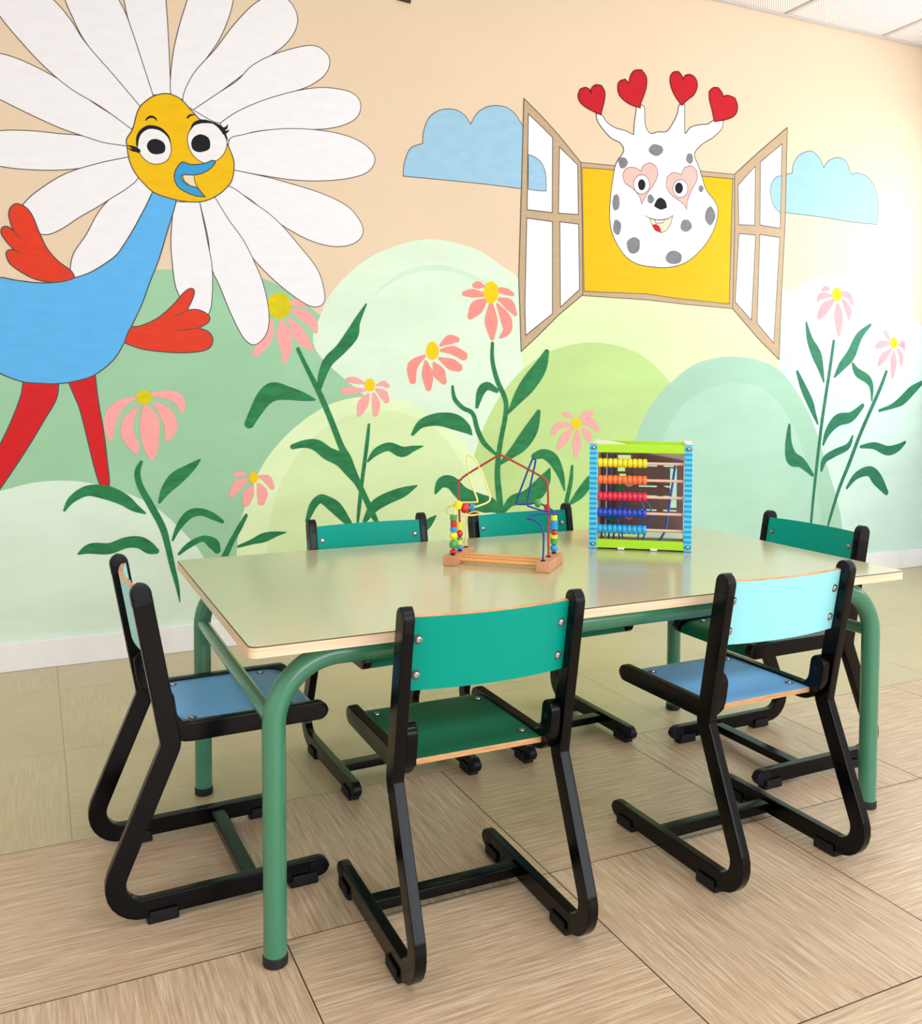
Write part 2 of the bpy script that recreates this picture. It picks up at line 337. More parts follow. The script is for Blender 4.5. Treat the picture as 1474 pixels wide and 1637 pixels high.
MUR = [
{'t': 'p', 'par': None, 'name': 'painted_hill', 'col': 'hill_sage', 'sm': 1, 'ol': 0, 'olc': 'line', 'label': 'sage green painted hill behind the bird, largest on the left', 'pts': [[-361.6, 938.5], [-192.4, 1093.8], [-16.2, 1197.5], [149.3, 1253.0], [263.8, 1279.3], [393.9, 1296.7], [566.2, 1299.8], [737.8, 1285.2], [860.3, 1222.9], [968.1, 1142.1], [1057.6, 1037.7], [1110.4, 939.7], [1203.5, 739.3], [1278.9, 476.8], [1304.5, -29.6], [469.1, -1.4], [-382.0, 4.8]]},
{'t': 'p', 'par': None, 'name': 'painted_hill', 'col': 'hill_mint', 'sm': 1, 'ol': 0, 'olc': 'line', 'label': 'pale mint painted hill in the middle left of the open window', 'pts': [[928.1, 1037.6], [949.6, 1172.9], [1010.9, 1276.7], [1130.8, 1380.8], [1279.1, 1445.6], [1406.8, 1466.0], [1565.5, 1440.9], [1675.0, 1384.6], [1770.6, 1306.1], [1775.1, 1053.3], [1778.2, 552.5], [1624.2, 409.6], [1408.1, 566.9], [1253.6, 714.8], [1129.7, 856.6]]},
{'t': 'p', 'par': None, 'name': 'painted_hill', 'col': 'hill_lime', 'sm': 0, 'ol': 0, 'olc': 'line', 'label': 'pale yellow green painted slope right under the open window', 'pts': [[1781.7, 6.6], [1773.3, 1326.0], [2051.5, 1288.9], [2822.6, 1275.8], [3121.1, 1078.3], [3134.7, 674.0], [3151.0, 0.3]]},
{'t': 'p', 'par': None, 'name': 'painted_hill', 'col': 'hill_ice', 'sm': 1, 'ol': 0, 'olc': 'line', 'label': 'icy white green painted hill at the right end of the wall', 'pts': [[3146.8, 15.4], [3120.4, 1264.7], [3179.5, 1338.8], [3255.3, 1391.3], [3464.1, 1439.9], [3687.8, 1421.6], [3920.3, 1312.9], [4066.8, 1218.3], [4286.8, 1035.8], [4349.9, 647.7], [4375.3, 14.2]]},
{'t': 'p', 'par': None, 'name': 'painted_hill', 'col': 'hill_leaf', 'sm': 1, 'ol': 0, 'olc': 'line', 'label': 'leaf green painted hill behind the tallest flower plant', 'pts': [[1502.5, 10.2], [1515.2, 317.5], [1536.2, 522.7], [1568.3, 654.0], [1617.1, 775.8], [1698.4, 899.7], [1815.4, 1004.1], [1953.4, 1069.3], [2132.9, 1092.4], [2318.9, 1058.2], [2437.0, 987.9], [2535.2, 891.2], [2675.6, 684.0], [2723.0, 9.9]]},
{'t': 'p', 'par': None, 'name': 'painted_hill', 'col': 'hill_lemon', 'sm': 1, 'ol': 0, 'olc': 'line', 'label': 'pale lemon green painted hill behind the far left chair back', 'pts': [[618.2, 2.8], [643.1, 372.4], [661.3, 459.5], [690.4, 539.7], [748.7, 654.8], [857.7, 768.2], [990.4, 846.8], [1139.5, 872.8], [1266.3, 856.0], [1373.9, 805.4], [1479.2, 726.8], [1549.3, 649.6], [1609.8, 546.7], [1680.3, 331.4], [1696.0, 2.6]]},
{'t': 'p', 'par': None, 'name': 'painted_hill', 'col': 'hill_aqua', 'sm': 1, 'ol': 0, 'olc': 'line', 'label': 'blue green painted hill right of the bead toys', 'pts': [[2316.9, 6.4], [2309.2, 585.2], [2333.4, 702.1], [2400.0, 821.6], [2514.3, 931.9], [2655.8, 1014.9], [2841.6, 1045.2], [3035.9, 1022.6], [3173.8, 952.1], [3318.4, 779.3], [3415.6, 584.4], [3507.3, 367.1], [3544.1, 237.4], [3575.9, 5.7]]},
{'t': 'p', 'par': None, 'name': 'painted_hill', 'col': 'hill_foam', 'sm': 1, 'ol': 0, 'olc': 'line', 'label': 'pale foam green painted hill at the bottom left', 'pts': [[-371.5, 484.0], [-237.3, 543.7], [-98.3, 576.1], [4.2, 599.5], [118.7, 598.8], [226.9, 571.5], [346.3, 515.5], [442.7, 429.1], [531.2, 310.5], [593.7, 160.4], [622.7, 15.6], [266.2, 16.8], [-381.9, 8.7]]},
{'t': 'p', 'par': None, 'name': 'hill_shade_band', 'col': 'hill_lemon2', 'sm': 1, 'ol': 0, 'olc': 'line', 'label': 'inner brush band of the lemon green hill', 'pts': [[728.4, 12.4], [741.6, 280.7], [758.3, 436.1], [799.7, 568.2], [891.7, 700.0], [1009.1, 784.1], [1154.1, 817.0], [1279.0, 804.0], [1407.9, 735.4], [1500.9, 624.2], [1569.0, 462.1], [1597.2, 262.2], [1612.1, -1.3]]},
{'t': 'p', 'par': None, 'name': 'hill_shade_band', 'col': 'hill_aqua2', 'sm': 1, 'ol': 0, 'olc': 'line', 'label': 'inner brush band of the blue green hill', 'pts': [[2415.1, 10.7], [2414.2, 527.7], [2471.4, 688.4], [2570.1, 823.0], [2706.5, 899.5], [2883.7, 927.8], [3050.2, 891.2], [3194.0, 760.3], [3308.6, 552.0], [3394.1, 339.8], [3435.6, 11.5]]},
{'t': 'r', 'par': None, 'name': 'hill_edge_stroke', 'col': 'hill_stroke', 'label': 'faint green edge stroke on the icy hill', 'ribs': [[[3179.5, 1338.8, 3.3], [3325.4, 1403.5, 6.8], [3505.1, 1427.3, 10.5], [3693.3, 1382.6, 12.7], [3868.1, 1295.5, 14.9], [4069.6, 1143.1, 15.4]], [[3914.8, 1216.9, 3.7], [3990.2, 1094.5, 7.6], [4039.7, 969.8, 7.7]]]},
{'t': 'r', 'par': None, 'name': 'hill_edge_stroke', 'col': 'hill_stroke', 'label': 'faint green edge stroke on the mint hill', 'ribs': [[[1154.9, 1249.2, 2.4], [1254.0, 1323.3, 7.2], [1381.1, 1358.3, 9.9], [1512.2, 1346.5, 10.1], [1647.9, 1280.8, 7.8], [1717.7, 1200.3, 2.6]]]},
{'t': 'p', 'par': None, 'name': 'painted_cloud', 'col': 'cloud', 'sm': 2, 'ol': 3, 'olc': 'line', 'label': 'light blue painted cloud left of the window', 'pts': [[1265.4, 1690.4], [1269.8, 1738.7], [1295.1, 1796.0], [1344.5, 1819.3], [1347.5, 1863.6], [1370.2, 1918.5], [1415.8, 1951.8], [1472.9, 1961.8], [1516.6, 1946.4], [1543.5, 1914.7], [1571.9, 1960.4], [1619.7, 1991.8], [1684.5, 2000.2], [1733.8, 1980.7], [1767.2, 1941.7], [1817.9, 1889.8], [1843.8, 1805.3], [1819.2, 1690.5], [1768.8, 1690.2], [1612.9, 1693.0], [1423.9, 1692.0]]},
{'t': 'p', 'par': None, 'name': 'painted_cloud', 'col': 'cloud', 'sm': 2, 'ol': 3, 'olc': 'line', 'label': 'light blue painted cloud right of the window', 'pts': [[3122.0, 1708.7], [3124.6, 1876.7], [3182.7, 1890.8], [3190.6, 1937.1], [3228.2, 1979.8], [3296.4, 2002.4], [3350.6, 1975.9], [3377.5, 1934.1], [3409.4, 1971.7], [3473.1, 1992.2], [3521.7, 1974.8], [3554.7, 1922.3], [3603.3, 1932.4], [3670.5, 1916.1], [3717.0, 1867.3], [3739.7, 1789.2], [3732.5, 1699.5], [3554.2, 1698.2], [3362.7, 1705.9]]},
{'t': 'p', 'par': None, 'name': 'painted_flower', 'col': 'centre_olive', 'sm': 1, 'ol': 0, 'olc': 'line', 'label': 'pink painted flower with the big olive centre tucked under the daisy petal', 'pts': [[837.9, 1193.8], [833.5, 1173.4], [821.4, 1156.8], [804.0, 1147.3], [784.8, 1146.7], [767.7, 1155.0], [756.0, 1170.6], [752.0, 1190.4], [756.3, 1210.6], [768.2, 1227.1], [785.5, 1236.8], [804.6, 1237.6], [821.8, 1229.4], [833.8, 1213.8]], 'key': 'fl3'},
{'t': 'r', 'par': 'fl3', 'name': 'petal', 'col': 'petal_pink', 'ribs': [[[768.6, 1140.5, 4.5], [754.1, 1089.4, 19.8], [731.1, 1049.5, 19.7], [708.3, 1018.2, 8.4]]]},
{'t': 'r', 'par': 'fl3', 'name': 'petal', 'col': 'petal_pink', 'ribs': [[[805.8, 1138.8, 6.8], [811.3, 1090.9, 27.4], [818.5, 1039.9, 20.1], [814.7, 994.4, 6.9]]]},
{'t': 'r', 'par': 'fl3', 'name': 'petal', 'col': 'petal_pink', 'ribs': [[[831.8, 1145.3, 6.9], [860.7, 1103.5, 21.9], [883.9, 1069.8, 20.3], [913.2, 1041.7, 7.0]]]},
{'t': 'r', 'par': 'fl3', 'name': 'petal', 'col': 'petal_pink', 'ribs': [[[840.7, 1176.9, 6.9], [884.4, 1161.3, 20.3], [916.7, 1133.8, 17.5], [928.4, 1105.4, 8.2]]]},
{'t': 'r', 'par': 'fl3', 'name': 'petal', 'col': 'petal_pink', 'ribs': [[[839.2, 1208.0, 6.9], [861.3, 1204.9, 14.4], [890.4, 1190.1, 4.6]]]},
{'t': 'p', 'par': None, 'name': 'painted_bird', 'col': 'bird_blue', 'sm': 1, 'ol': 4, 'olc': 'line', 'label': 'blue bodied daisy headed bird painted on the left of the wall', 'pts': [[388.4, 1577.2], [422.5, 1570.3], [454.4, 1558.0], [441.4, 1501.0], [420.9, 1433.5], [390.3, 1330.1], [360.2, 1252.6], [335.1, 1180.7], [298.0, 1098.8], [275.9, 1047.9], [242.0, 992.1], [185.1, 944.0], [129.5, 923.9], [74.9, 914.8], [16.9, 916.1], [-31.4, 921.7], [-91.5, 946.8], [-154.4, 991.3], [-214.9, 1093.4], [-213.0, 1186.9], [-149.7, 1236.7], [-86.1, 1245.7], [-43.2, 1239.8], [17.9, 1234.7], [71.2, 1238.3], [130.1, 1255.9], [180.8, 1278.2], [246.6, 1326.5], [275.4, 1363.1], [314.3, 1430.6], [348.7, 1498.4]], 'key': 'bird', 'lay': 1.2},
{'t': 'p', 'par': 'bird', 'name': 'petal_ring', 'col': 'petal_white', 'sm': 1, 'ol': 0, 'olc': 'line', 'pts': [[649.5, 1724.3], [639.8, 1664.0], [612.8, 1608.0], [571.5, 1562.0], [520.3, 1530.5], [464.5, 1516.5], [409.7, 1521.0], [361.2, 1543.2], [323.5, 1580.5], [299.8, 1629.4], [292.2, 1685.0], [301.3, 1742.5], [326.3, 1796.4], [364.9, 1841.9], [413.8, 1874.5], [468.6, 1891.0], [524.0, 1889.3], [574.5, 1869.2], [614.9, 1832.4], [640.8, 1782.4]], 'lay': 0.1},
{'t': 'p', 'par': 'bird', 'name': 'flower_petal', 'col': 'petal_white', 'sm': 1, 'ol': 3, 'olc': 'line', 'pts': [[301.1, 1659.1], [205.1, 1628.0], [160.3, 1609.2], [81.2, 1593.7], [-13.0, 1587.0], [-79.8, 1589.4], [-145.0, 1600.9], [-176.8, 1629.0], [-143.7, 1673.3], [-77.7, 1699.1], [6.0, 1708.9], [91.7, 1709.7], [161.8, 1710.3], [296.9, 1693.3]], 'lay': 0.2},
{'t': 'p', 'par': 'bird', 'name': 'flower_petal', 'col': 'petal_white', 'sm': 1, 'ol': 3, 'olc': 'line', 'pts': [[296.9, 1693.3], [224.1, 1696.6], [161.8, 1710.3], [92.0, 1728.4], [-1.5, 1763.2], [-76.0, 1794.7], [-148.8, 1825.5], [-179.9, 1874.7], [-146.9, 1924.3], [-73.4, 1935.5], [9.6, 1916.1], [111.6, 1870.7], [198.9, 1816.8], [309.6, 1749.5]], 'lay': 0.2},
{'t': 'p', 'par': 'bird', 'name': 'flower_petal', 'col': 'petal_white', 'sm': 1, 'ol': 3, 'olc': 'line', 'pts': [[309.6, 1749.5], [216.7, 1809.6], [128.8, 1854.4], [52.0, 1913.1], [-14.5, 1980.9], [-71.3, 2048.6], [-102.9, 2110.4], [-77.3, 2168.8], [-2.8, 2173.7], [81.2, 2124.9], [132.2, 2069.0], [170.8, 2010.1], [254.4, 1919.0], [340.2, 1823.5]], 'lay': 0.2},
{'t': 'p', 'par': 'bird', 'name': 'flower_petal', 'col': 'petal_white', 'sm': 1, 'ol': 3, 'olc': 'line', 'pts': [[340.2, 1823.5], [254.4, 1919.0], [175.1, 2006.1], [136.7, 2079.0], [111.7, 2148.8], [125.8, 2215.9], [187.5, 2246.1], [249.4, 2211.0], [275.8, 2159.2], [298.0, 2115.6], [328.9, 2025.4], [378.1, 1869.1]], 'lay': 0.2},
{'t': 'p', 'par': 'bird', 'name': 'flower_petal', 'col': 'petal_white', 'sm': 1, 'ol': 3, 'olc': 'line', 'pts': [[378.1, 1869.1], [328.9, 2025.4], [298.1, 2125.1], [290.2, 2218.5], [323.2, 2290.9], [378.9, 2311.2], [415.6, 2251.1], [424.1, 2166.0], [430.2, 2041.2], [435.0, 1881.5]], 'lay': 0.2},
{'t': 'p', 'par': 'bird', 'name': 'flower_petal', 'col': 'petal_white', 'sm': 1, 'ol': 3, 'olc': 'line', 'pts': [[435.0, 1881.5], [441.0, 1994.4], [461.3, 2094.7], [491.2, 2197.1], [511.2, 2268.8], [560.5, 2326.9], [619.8, 2338.3], [649.3, 2284.5], [643.8, 2223.9], [628.2, 2161.6], [597.6, 2087.2], [557.5, 2021.6], [498.0, 1934.2], [473.1, 1867.1]], 'lay': 0.2},
{'t': 'p', 'par': 'bird', 'name': 'flower_petal', 'col': 'petal_white', 'sm': 1, 'ol': 3, 'olc': 'line', 'pts': [[473.1, 1867.1], [507.9, 1955.3], [582.4, 2050.2], [648.1, 2145.1], [719.8, 2227.2], [781.9, 2263.4], [834.3, 2257.4], [865.8, 2211.8], [860.2, 2159.7], [822.8, 2102.6], [759.6, 2047.1], [677.0, 1979.5], [595.9, 1908.2], [506.7, 1837.0]], 'lay': 0.2},
{'t': 'p', 'par': 'bird', 'name': 'flower_petal', 'col': 'petal_white', 'sm': 1, 'ol': 3, 'olc': 'line', 'pts': [[506.7, 1837.0], [595.9, 1908.2], [656.5, 1956.5], [707.9, 2014.1], [791.0, 2067.1], [908.1, 2112.8], [962.3, 2103.6], [984.1, 2070.4], [967.4, 2021.0], [907.3, 1971.0], [811.1, 1927.0], [727.5, 1890.4], [655.6, 1850.9], [595.0, 1803.3]], 'lay': 0.2},
{'t': 'p', 'par': 'bird', 'name': 'flower_petal', 'col': 'petal_white', 'sm': 1, 'ol': 3, 'olc': 'line', 'pts': [[595.0, 1803.3], [655.6, 1850.9], [737.8, 1896.9], [821.7, 1933.5], [896.5, 1959.1], [972.7, 1974.7], [1061.5, 1971.0], [1098.6, 1938.9], [1089.4, 1889.8], [1038.7, 1851.8], [950.1, 1825.4], [810.3, 1808.9], [706.1, 1786.4], [624.5, 1746.7]], 'lay': 0.2},
{'t': 'p', 'par': 'bird', 'name': 'flower_petal', 'col': 'petal_white', 'sm': 1, 'ol': 3, 'olc': 'line', 'pts': [[624.5, 1746.7], [675.3, 1774.7], [757.9, 1799.6], [863.5, 1817.2], [994.1, 1820.1], [1094.8, 1799.9], [1149.6, 1757.7], [1146.1, 1714.3], [1100.2, 1677.5], [993.4, 1649.1], [862.5, 1636.6], [735.9, 1641.9], [638.7, 1650.5]], 'lay': 0.2},
{'t': 'p', 'par': 'bird', 'name': 'flower_petal', 'col': 'petal_white', 'sm': 1, 'ol': 3, 'olc': 'line', 'pts': [[638.7, 1650.5], [725.6, 1640.9], [809.2, 1628.4], [949.0, 1599.6], [1048.9, 1560.6], [1099.8, 1505.7], [1105.4, 1463.0], [1071.1, 1428.3], [1003.5, 1413.1], [915.4, 1426.3], [818.7, 1468.6], [755.8, 1510.3], [694.0, 1556.3], [618.1, 1595.1]], 'lay': 0.2},
{'t': 'p', 'par': 'bird', 'name': 'flower_petal', 'col': 'petal_white', 'sm': 1, 'ol': 3, 'olc': 'line', 'pts': [[618.1, 1595.1], [704.2, 1547.0], [787.1, 1492.1], [871.9, 1404.5], [936.8, 1324.1], [961.7, 1240.4], [952.7, 1202.7], [914.2, 1193.8], [860.0, 1220.1], [785.7, 1274.2], [712.9, 1342.7], [652.0, 1420.6], [612.1, 1488.6], [574.7, 1553.9]], 'lay': 0.2},
{'t': 'p', 'par': 'bird', 'name': 'flower_petal', 'col': 'petal_white', 'sm': 1, 'ol': 3, 'olc': 'line', 'pts': [[574.7, 1553.9], [622.1, 1479.3], [672.3, 1411.8], [712.8, 1332.4], [740.4, 1261.6], [758.6, 1167.0], [750.7, 1096.0], [710.7, 1053.5], [671.5, 1073.3], [629.3, 1152.1], [589.8, 1249.3], [562.4, 1313.6], [551.4, 1413.6], [525.0, 1531.6]], 'lay': 0.2},
{'t': 'p', 'par': 'bird', 'name': 'flower_petal', 'col': 'petal_white', 'sm': 1, 'ol': 3, 'olc': 'line', 'pts': [[525.0, 1531.6], [551.2, 1393.5], [564.4, 1313.7], [563.4, 1212.6], [551.9, 1156.5], [518.9, 1125.1], [480.0, 1159.0], [455.3, 1212.0], [440.3, 1257.1], [430.0, 1368.5], [432.8, 1444.8], [441.4, 1524.4]], 'lay': 0.2},
{'t': 'p', 'par': 'bird', 'name': 'flower_petal', 'col': 'petal_white', 'sm': 1, 'ol': 3, 'olc': 'line', 'pts': [[327.9, 1592.3], [221.3, 1496.0], [166.0, 1396.2], [125.0, 1327.0], [117.8, 1260.1], [136.4, 1203.9], [190.4, 1235.1], [264.4, 1325.9], [339.9, 1437.8], [416.8, 1542.0]], 'lay': 0.2},
{'t': 'p', 'par': 'bird', 'name': 'flower_petal', 'col': 'petal_white', 'sm': 1, 'ol': 3, 'olc': 'line', 'pts': [[327.9, 1592.3], [225.9, 1505.9], [149.0, 1451.9], [86.8, 1404.7], [43.2, 1387.5], [9.3, 1403.7], [-15.1, 1466.7], [-10.5, 1485.6], [28.4, 1526.2], [107.1, 1585.0], [205.1, 1628.0], [301.1, 1659.1]], 'lay': 0.2},
{'t': 'p', 'par': 'bird', 'name': 'painted_leg', 'col': 'red_leg', 'sm': 1, 'ol': 4, 'olc': 'line', 'pts': [[-26.3, 923.2], [77.3, 923.6], [69.4, 866.4], [33.5, 799.9], [-19.8, 706.1], [-89.6, 595.2], [-132.5, 531.6], [-166.3, 496.0], [-173.4, 552.3], [-95.6, 722.2], [-60.6, 801.2], [-33.9, 876.2]], 'lay': -0.2},
{'t': 'p', 'par': 'bird', 'name': 'painted_leg', 'col': 'red_leg', 'sm': 1, 'ol': 4, 'olc': 'line', 'pts': [[101.2, 933.3], [186.2, 948.3], [194.1, 865.9], [210.6, 748.8], [218.6, 670.2], [224.7, 583.6], [209.9, 575.4], [197.2, 580.8], [181.6, 632.3], [160.5, 730.4], [139.5, 827.5], [122.4, 875.8]], 'lay': -0.2},
{'t': 'p', 'par': 'bird', 'name': 'painted_wing', 'col': 'red_wing', 'sm': 1, 'ol': 4, 'olc': 'line', 'pts': [[130.1, 1255.9], [119.1, 1277.3], [81.2, 1306.7], [50.6, 1343.5], [29.3, 1390.2], [10.4, 1441.5], [-8.8, 1468.6], [-34.6, 1478.3], [-52.1, 1465.0], [-57.7, 1440.8], [-51.0, 1408.2], [-44.8, 1392.0], [-61.8, 1405.0], [-76.8, 1400.6], [-80.1, 1382.4], [-66.9, 1359.6], [-45.0, 1333.6], [-58.8, 1332.7], [-67.5, 1321.7], [-59.5, 1293.7], [-33.9, 1271.3], [9.3, 1247.2], [62.2, 1237.8], [102.7, 1244.7]]},
{'t': 'r', 'par': 'bird', 'name': 'wing_line', 'col': 'line', 'ribs': [[[-46.9, 1395.2, 0.9], [-36.3, 1383.1, 1.6], [-25.7, 1369.6, 0.9]], [[-45.8, 1335.9, 0.9], [-38.1, 1331.6, 1.6], [-29.5, 1325.5, 0.9]], [[480.0, 1163.3, 1.0], [457.4, 1152.2, 1.8], [432.4, 1139.5, 1.0]], [[517.3, 1105.1, 1.0], [481.8, 1099.9, 1.8], [444.3, 1093.7, 1.0]]], 'lay': 3},
{'t': 'p', 'par': 'bird', 'name': 'painted_wing', 'col': 'red_wing', 'sm': 1, 'ol': 4, 'olc': 'line', 'pts': [[298.0, 1099.8], [329.3, 1107.3], [383.1, 1134.3], [432.8, 1179.5], [468.1, 1222.0], [490.9, 1238.4], [504.4, 1231.3], [498.0, 1202.7], [480.0, 1165.9], [517.9, 1167.3], [550.8, 1150.3], [550.6, 1126.9], [517.3, 1105.1], [547.7, 1095.5], [564.4, 1069.9], [552.3, 1038.2], [511.3, 1024.5], [440.9, 1020.6], [347.7, 1028.1], [294.9, 1043.3], [278.3, 1052.0]]},
{'t': 'p', 'par': 'bird', 'name': 'painted_head', 'col': 'yolk', 'sm': 1, 'ol': 4, 'olc': 'line', 'pts': [[419.0, 1879.2], [439.9, 1878.0], [469.8, 1865.1], [505.9, 1829.6], [530.2, 1807.8], [567.3, 1802.9], [604.6, 1782.3], [618.4, 1739.8], [638.5, 1691.4], [641.4, 1656.8], [634.7, 1618.1], [618.6, 1591.2], [580.5, 1556.1], [530.5, 1532.9], [472.2, 1529.5], [423.9, 1536.1], [376.4, 1550.4], [344.3, 1578.0], [318.4, 1609.0], [301.4, 1646.7], [294.8, 1691.4], [293.7, 1715.4], [313.0, 1750.8], [325.2, 1797.7], [338.7, 1828.1], [368.4, 1857.8], [392.1, 1871.6]], 'lay': 2.2},
{'t': 'p', 'par': 'bird', 'name': 'eye_white', 'col': 'eyewhite', 'sm': 1, 'ol': 3, 'olc': 'line', 'pts': [[544.0, 1798.5], [579.7, 1798.2], [607.7, 1774.8], [618.4, 1739.8], [607.0, 1700.7], [581.7, 1676.0], [547.3, 1663.0], [516.6, 1675.4], [495.4, 1701.1], [486.7, 1737.4], [496.1, 1769.5], [514.7, 1790.3]], 'lay': 2.6},
{'t': 'p', 'par': 'bird', 'name': 'eye_white', 'col': 'eyewhite', 'sm': 1, 'ol': 3, 'olc': 'line', 'pts': [[379.0, 1761.7], [408.6, 1756.1], [427.7, 1730.7], [434.2, 1694.5], [422.4, 1662.4], [395.3, 1645.8], [365.7, 1645.8], [339.5, 1665.9], [326.8, 1694.9], [328.6, 1722.4], [346.5, 1750.3]], 'lay': 2.6},
{'t': 'p', 'par': 'bird', 'name': 'pupil', 'col': 'ink', 'sm': 1, 'ol': 0, 'olc': 'line', 'pts': [[529.7, 1758.5], [554.4, 1751.4], [562.0, 1733.5], [557.1, 1711.0], [526.0, 1698.2], [504.6, 1705.3], [499.3, 1726.4], [508.1, 1746.1]], 'lay': 3.1},
{'t': 'p', 'par': 'bird', 'name': 'pupil', 'col': 'ink', 'sm': 1, 'ol': 0, 'olc': 'line', 'pts': [[384.5, 1726.6], [408.1, 1719.2], [415.4, 1701.6], [409.2, 1684.1], [383.8, 1675.8], [366.2, 1680.9], [356.7, 1698.2], [363.7, 1717.3]], 'lay': 3.1},
{'t': 'r', 'par': 'bird', 'name': 'eyelash', 'col': 'ink', 'ribs': [[[496.1, 1766.4, 0.6], [507.0, 1787.8, 4.3], [524.0, 1798.6, 6.2], [544.1, 1803.8, 5.6], [567.3, 1802.9, 3.1], [585.9, 1795.8, 5.0], [601.5, 1785.1, 7.5], [612.3, 1767.5, 4.4], [617.5, 1746.0, 0.9]], [[601.5, 1781.9, 6.3], [615.7, 1789.9, 4.4], [621.2, 1802.5, 0.6]], [[607.7, 1773.2, 6.3], [618.7, 1777.7, 3.8], [626.7, 1785.5, 0.6]]], 'lay': 3.4},
{'t': 'r', 'par': 'bird', 'name': 'eyelash', 'col': 'ink', 'ribs': [[[325.9, 1697.8, 3.0], [328.0, 1722.3, 4.8], [337.6, 1743.2, 5.4], [355.4, 1758.9, 6.0], [373.1, 1764.1, 6.0], [396.7, 1761.4, 5.4], [414.5, 1750.6, 4.2], [426.3, 1736.6, 3.0], [432.6, 1718.9, 0.9]], [[329.5, 1681.5, 7.2], [316.5, 1689.2, 5.9], [296.3, 1695.7, 0.9]], [[328.1, 1681.4, 4.8], [310.6, 1681.6, 3.6], [297.6, 1687.1, 0.9]]], 'lay': 3.4},
{'t': 'r', 'par': 'bird', 'name': 'eyebrow', 'col': 'ink', 'ribs': [[[354.2, 1783.7, 1.8], [361.1, 1792.4, 3.3], [372.0, 1797.5, 3.9], [382.3, 1795.1, 3.3], [389.6, 1787.4, 1.8]]], 'lay': 3.4},
{'t': 'r', 'par': 'bird', 'name': 'eyebrow', 'col': 'ink', 'ribs': [[[488.0, 1808.1, 2.8], [494.2, 1815.7, 3.4], [502.8, 1819.9, 2.5], [513.5, 1821.8, 0.9]]], 'lay': 3.4},
{'t': 'p', 'par': 'bird', 'name': 'painted_mouth', 'col': 'cream', 'sm': 0, 'ol': 3, 'olc': 'line', 'pts': [[469.5, 1616.8], [506.8, 1620.5], [509.7, 1599.8], [519.3, 1578.3], [494.1, 1582.8], [475.4, 1596.0]], 'lay': 2.8},
{'t': 'r', 'par': 'bird', 'name': 'painted_mouth', 'col': 'line', 'ribs': [[[506.8, 1620.5, 0.6], [509.7, 1599.8, 0.9], [519.3, 1578.9, 0.9], [543.1, 1551.3, 0.6]]], 'lay': 2.9},
{'t': 'p', 'par': 'bird', 'name': 'painted_beak', 'col': 'beak_blue', 'sm': 1, 'ol': 4, 'olc': 'line', 'pts': [[470.6, 1659.7], [494.9, 1654.5], [522.5, 1657.3], [547.3, 1664.6], [566.1, 1674.3], [577.0, 1674.8], [576.9, 1666.0], [559.6, 1645.4], [534.6, 1628.8], [506.8, 1620.5], [470.7, 1616.9], [466.4, 1605.0], [482.0, 1587.9], [500.3, 1581.8], [518.7, 1578.8], [530.8, 1564.3], [543.1, 1550.6], [515.3, 1550.4], [484.7, 1558.6], [457.5, 1573.2], [444.2, 1596.7], [444.5, 1621.5], [455.3, 1644.2]], 'lay': 3.2},
{'t': 'p', 'par': None, 'name': 'painted_window', 'col': 'panel_yellow', 'sm': 0, 'ol': 4, 'olc': 'line', 'label': 'yellow painted window opening with tan frame and open shutters', 'pts': [[2046.1, 1801.8], [2213.9, 1807.9], [2652.1, 1826.3], [2833.0, 1831.4], [2827.6, 1560.5], [2824.7, 1279.0], [2527.0, 1290.2], [2375.9, 1302.4], [2062.2, 1300.2], [2052.9, 1584.8]], 'key': 'win', 'lay': 0.8},
{'t': 'p', 'par': 'win', 'name': 'window_casement', 'col': 'tan', 'sm': 0, 'ol': 4, 'olc': 'line', 'pts': [[1775.6, 2042.1], [1847.8, 1990.3], [1936.6, 1918.2], [2041.3, 1821.3], [2050.1, 1584.6], [2055.9, 1285.9], [1942.7, 1200.0], [1845.4, 1112.6], [1769.8, 1048.5], [1756.8, 1336.8], [1767.3, 1712.4]], 'lay': 1.0},
{'t': 'p', 'par': 'win', 'name': 'window_casement', 'col': 'tan', 'sm': 0, 'ol': 4, 'olc': 'line', 'pts': [[2843.4, 1851.7], [2984.2, 1967.4], [3147.0, 2092.8], [3144.8, 1669.1], [3130.2, 1320.0], [3123.2, 1035.1], [2991.7, 1132.8], [2844.7, 1258.6], [2848.5, 1604.1]], 'lay': 1.0},
{'t': 'm', 'par': 'win', 'name': 'window_frame', 'col': 'tan', 'ol': 3, 'olc': 'line', 'polys': [{'sm': 0, 'pts': [[2027.6, 1821.4], [2041.3, 1821.3], [2213.7, 1825.1], [2656.9, 1847.3], [2843.4, 1851.7], [2843.8, 1832.4], [2833.0, 1831.4], [2652.1, 1826.3], [2213.9, 1807.9], [2048.0, 1800.5], [2062.2, 1300.2], [2375.8, 1304.0], [2526.9, 1291.8], [2824.7, 1279.0], [2833.0, 1831.4], [2860.1, 1834.0], [2853.5, 1258.9], [2844.7, 1258.6], [2578.7, 1267.6], [2376.2, 1278.2], [2062.4, 1282.3], [2037.5, 1285.1]]}], 'lay': 0.9},
{'t': 'p', 'par': 'win', 'name': 'window_pane', 'col': 'petal_white', 'sm': 0, 'ol': 4, 'olc': 'line', 'pts': [[1795.7, 1985.3], [1839.3, 1955.6], [1907.4, 1905.7], [1908.0, 1607.9], [1793.0, 1609.9]], 'lay': 1.3},
{'t': 'p', 'par': 'win', 'name': 'window_pane', 'col': 'petal_white', 'sm': 0, 'ol': 4, 'olc': 'line', 'pts': [[1939.7, 1871.5], [2025.9, 1809.8], [2031.5, 1610.2], [1937.4, 1608.0]], 'lay': 1.3},
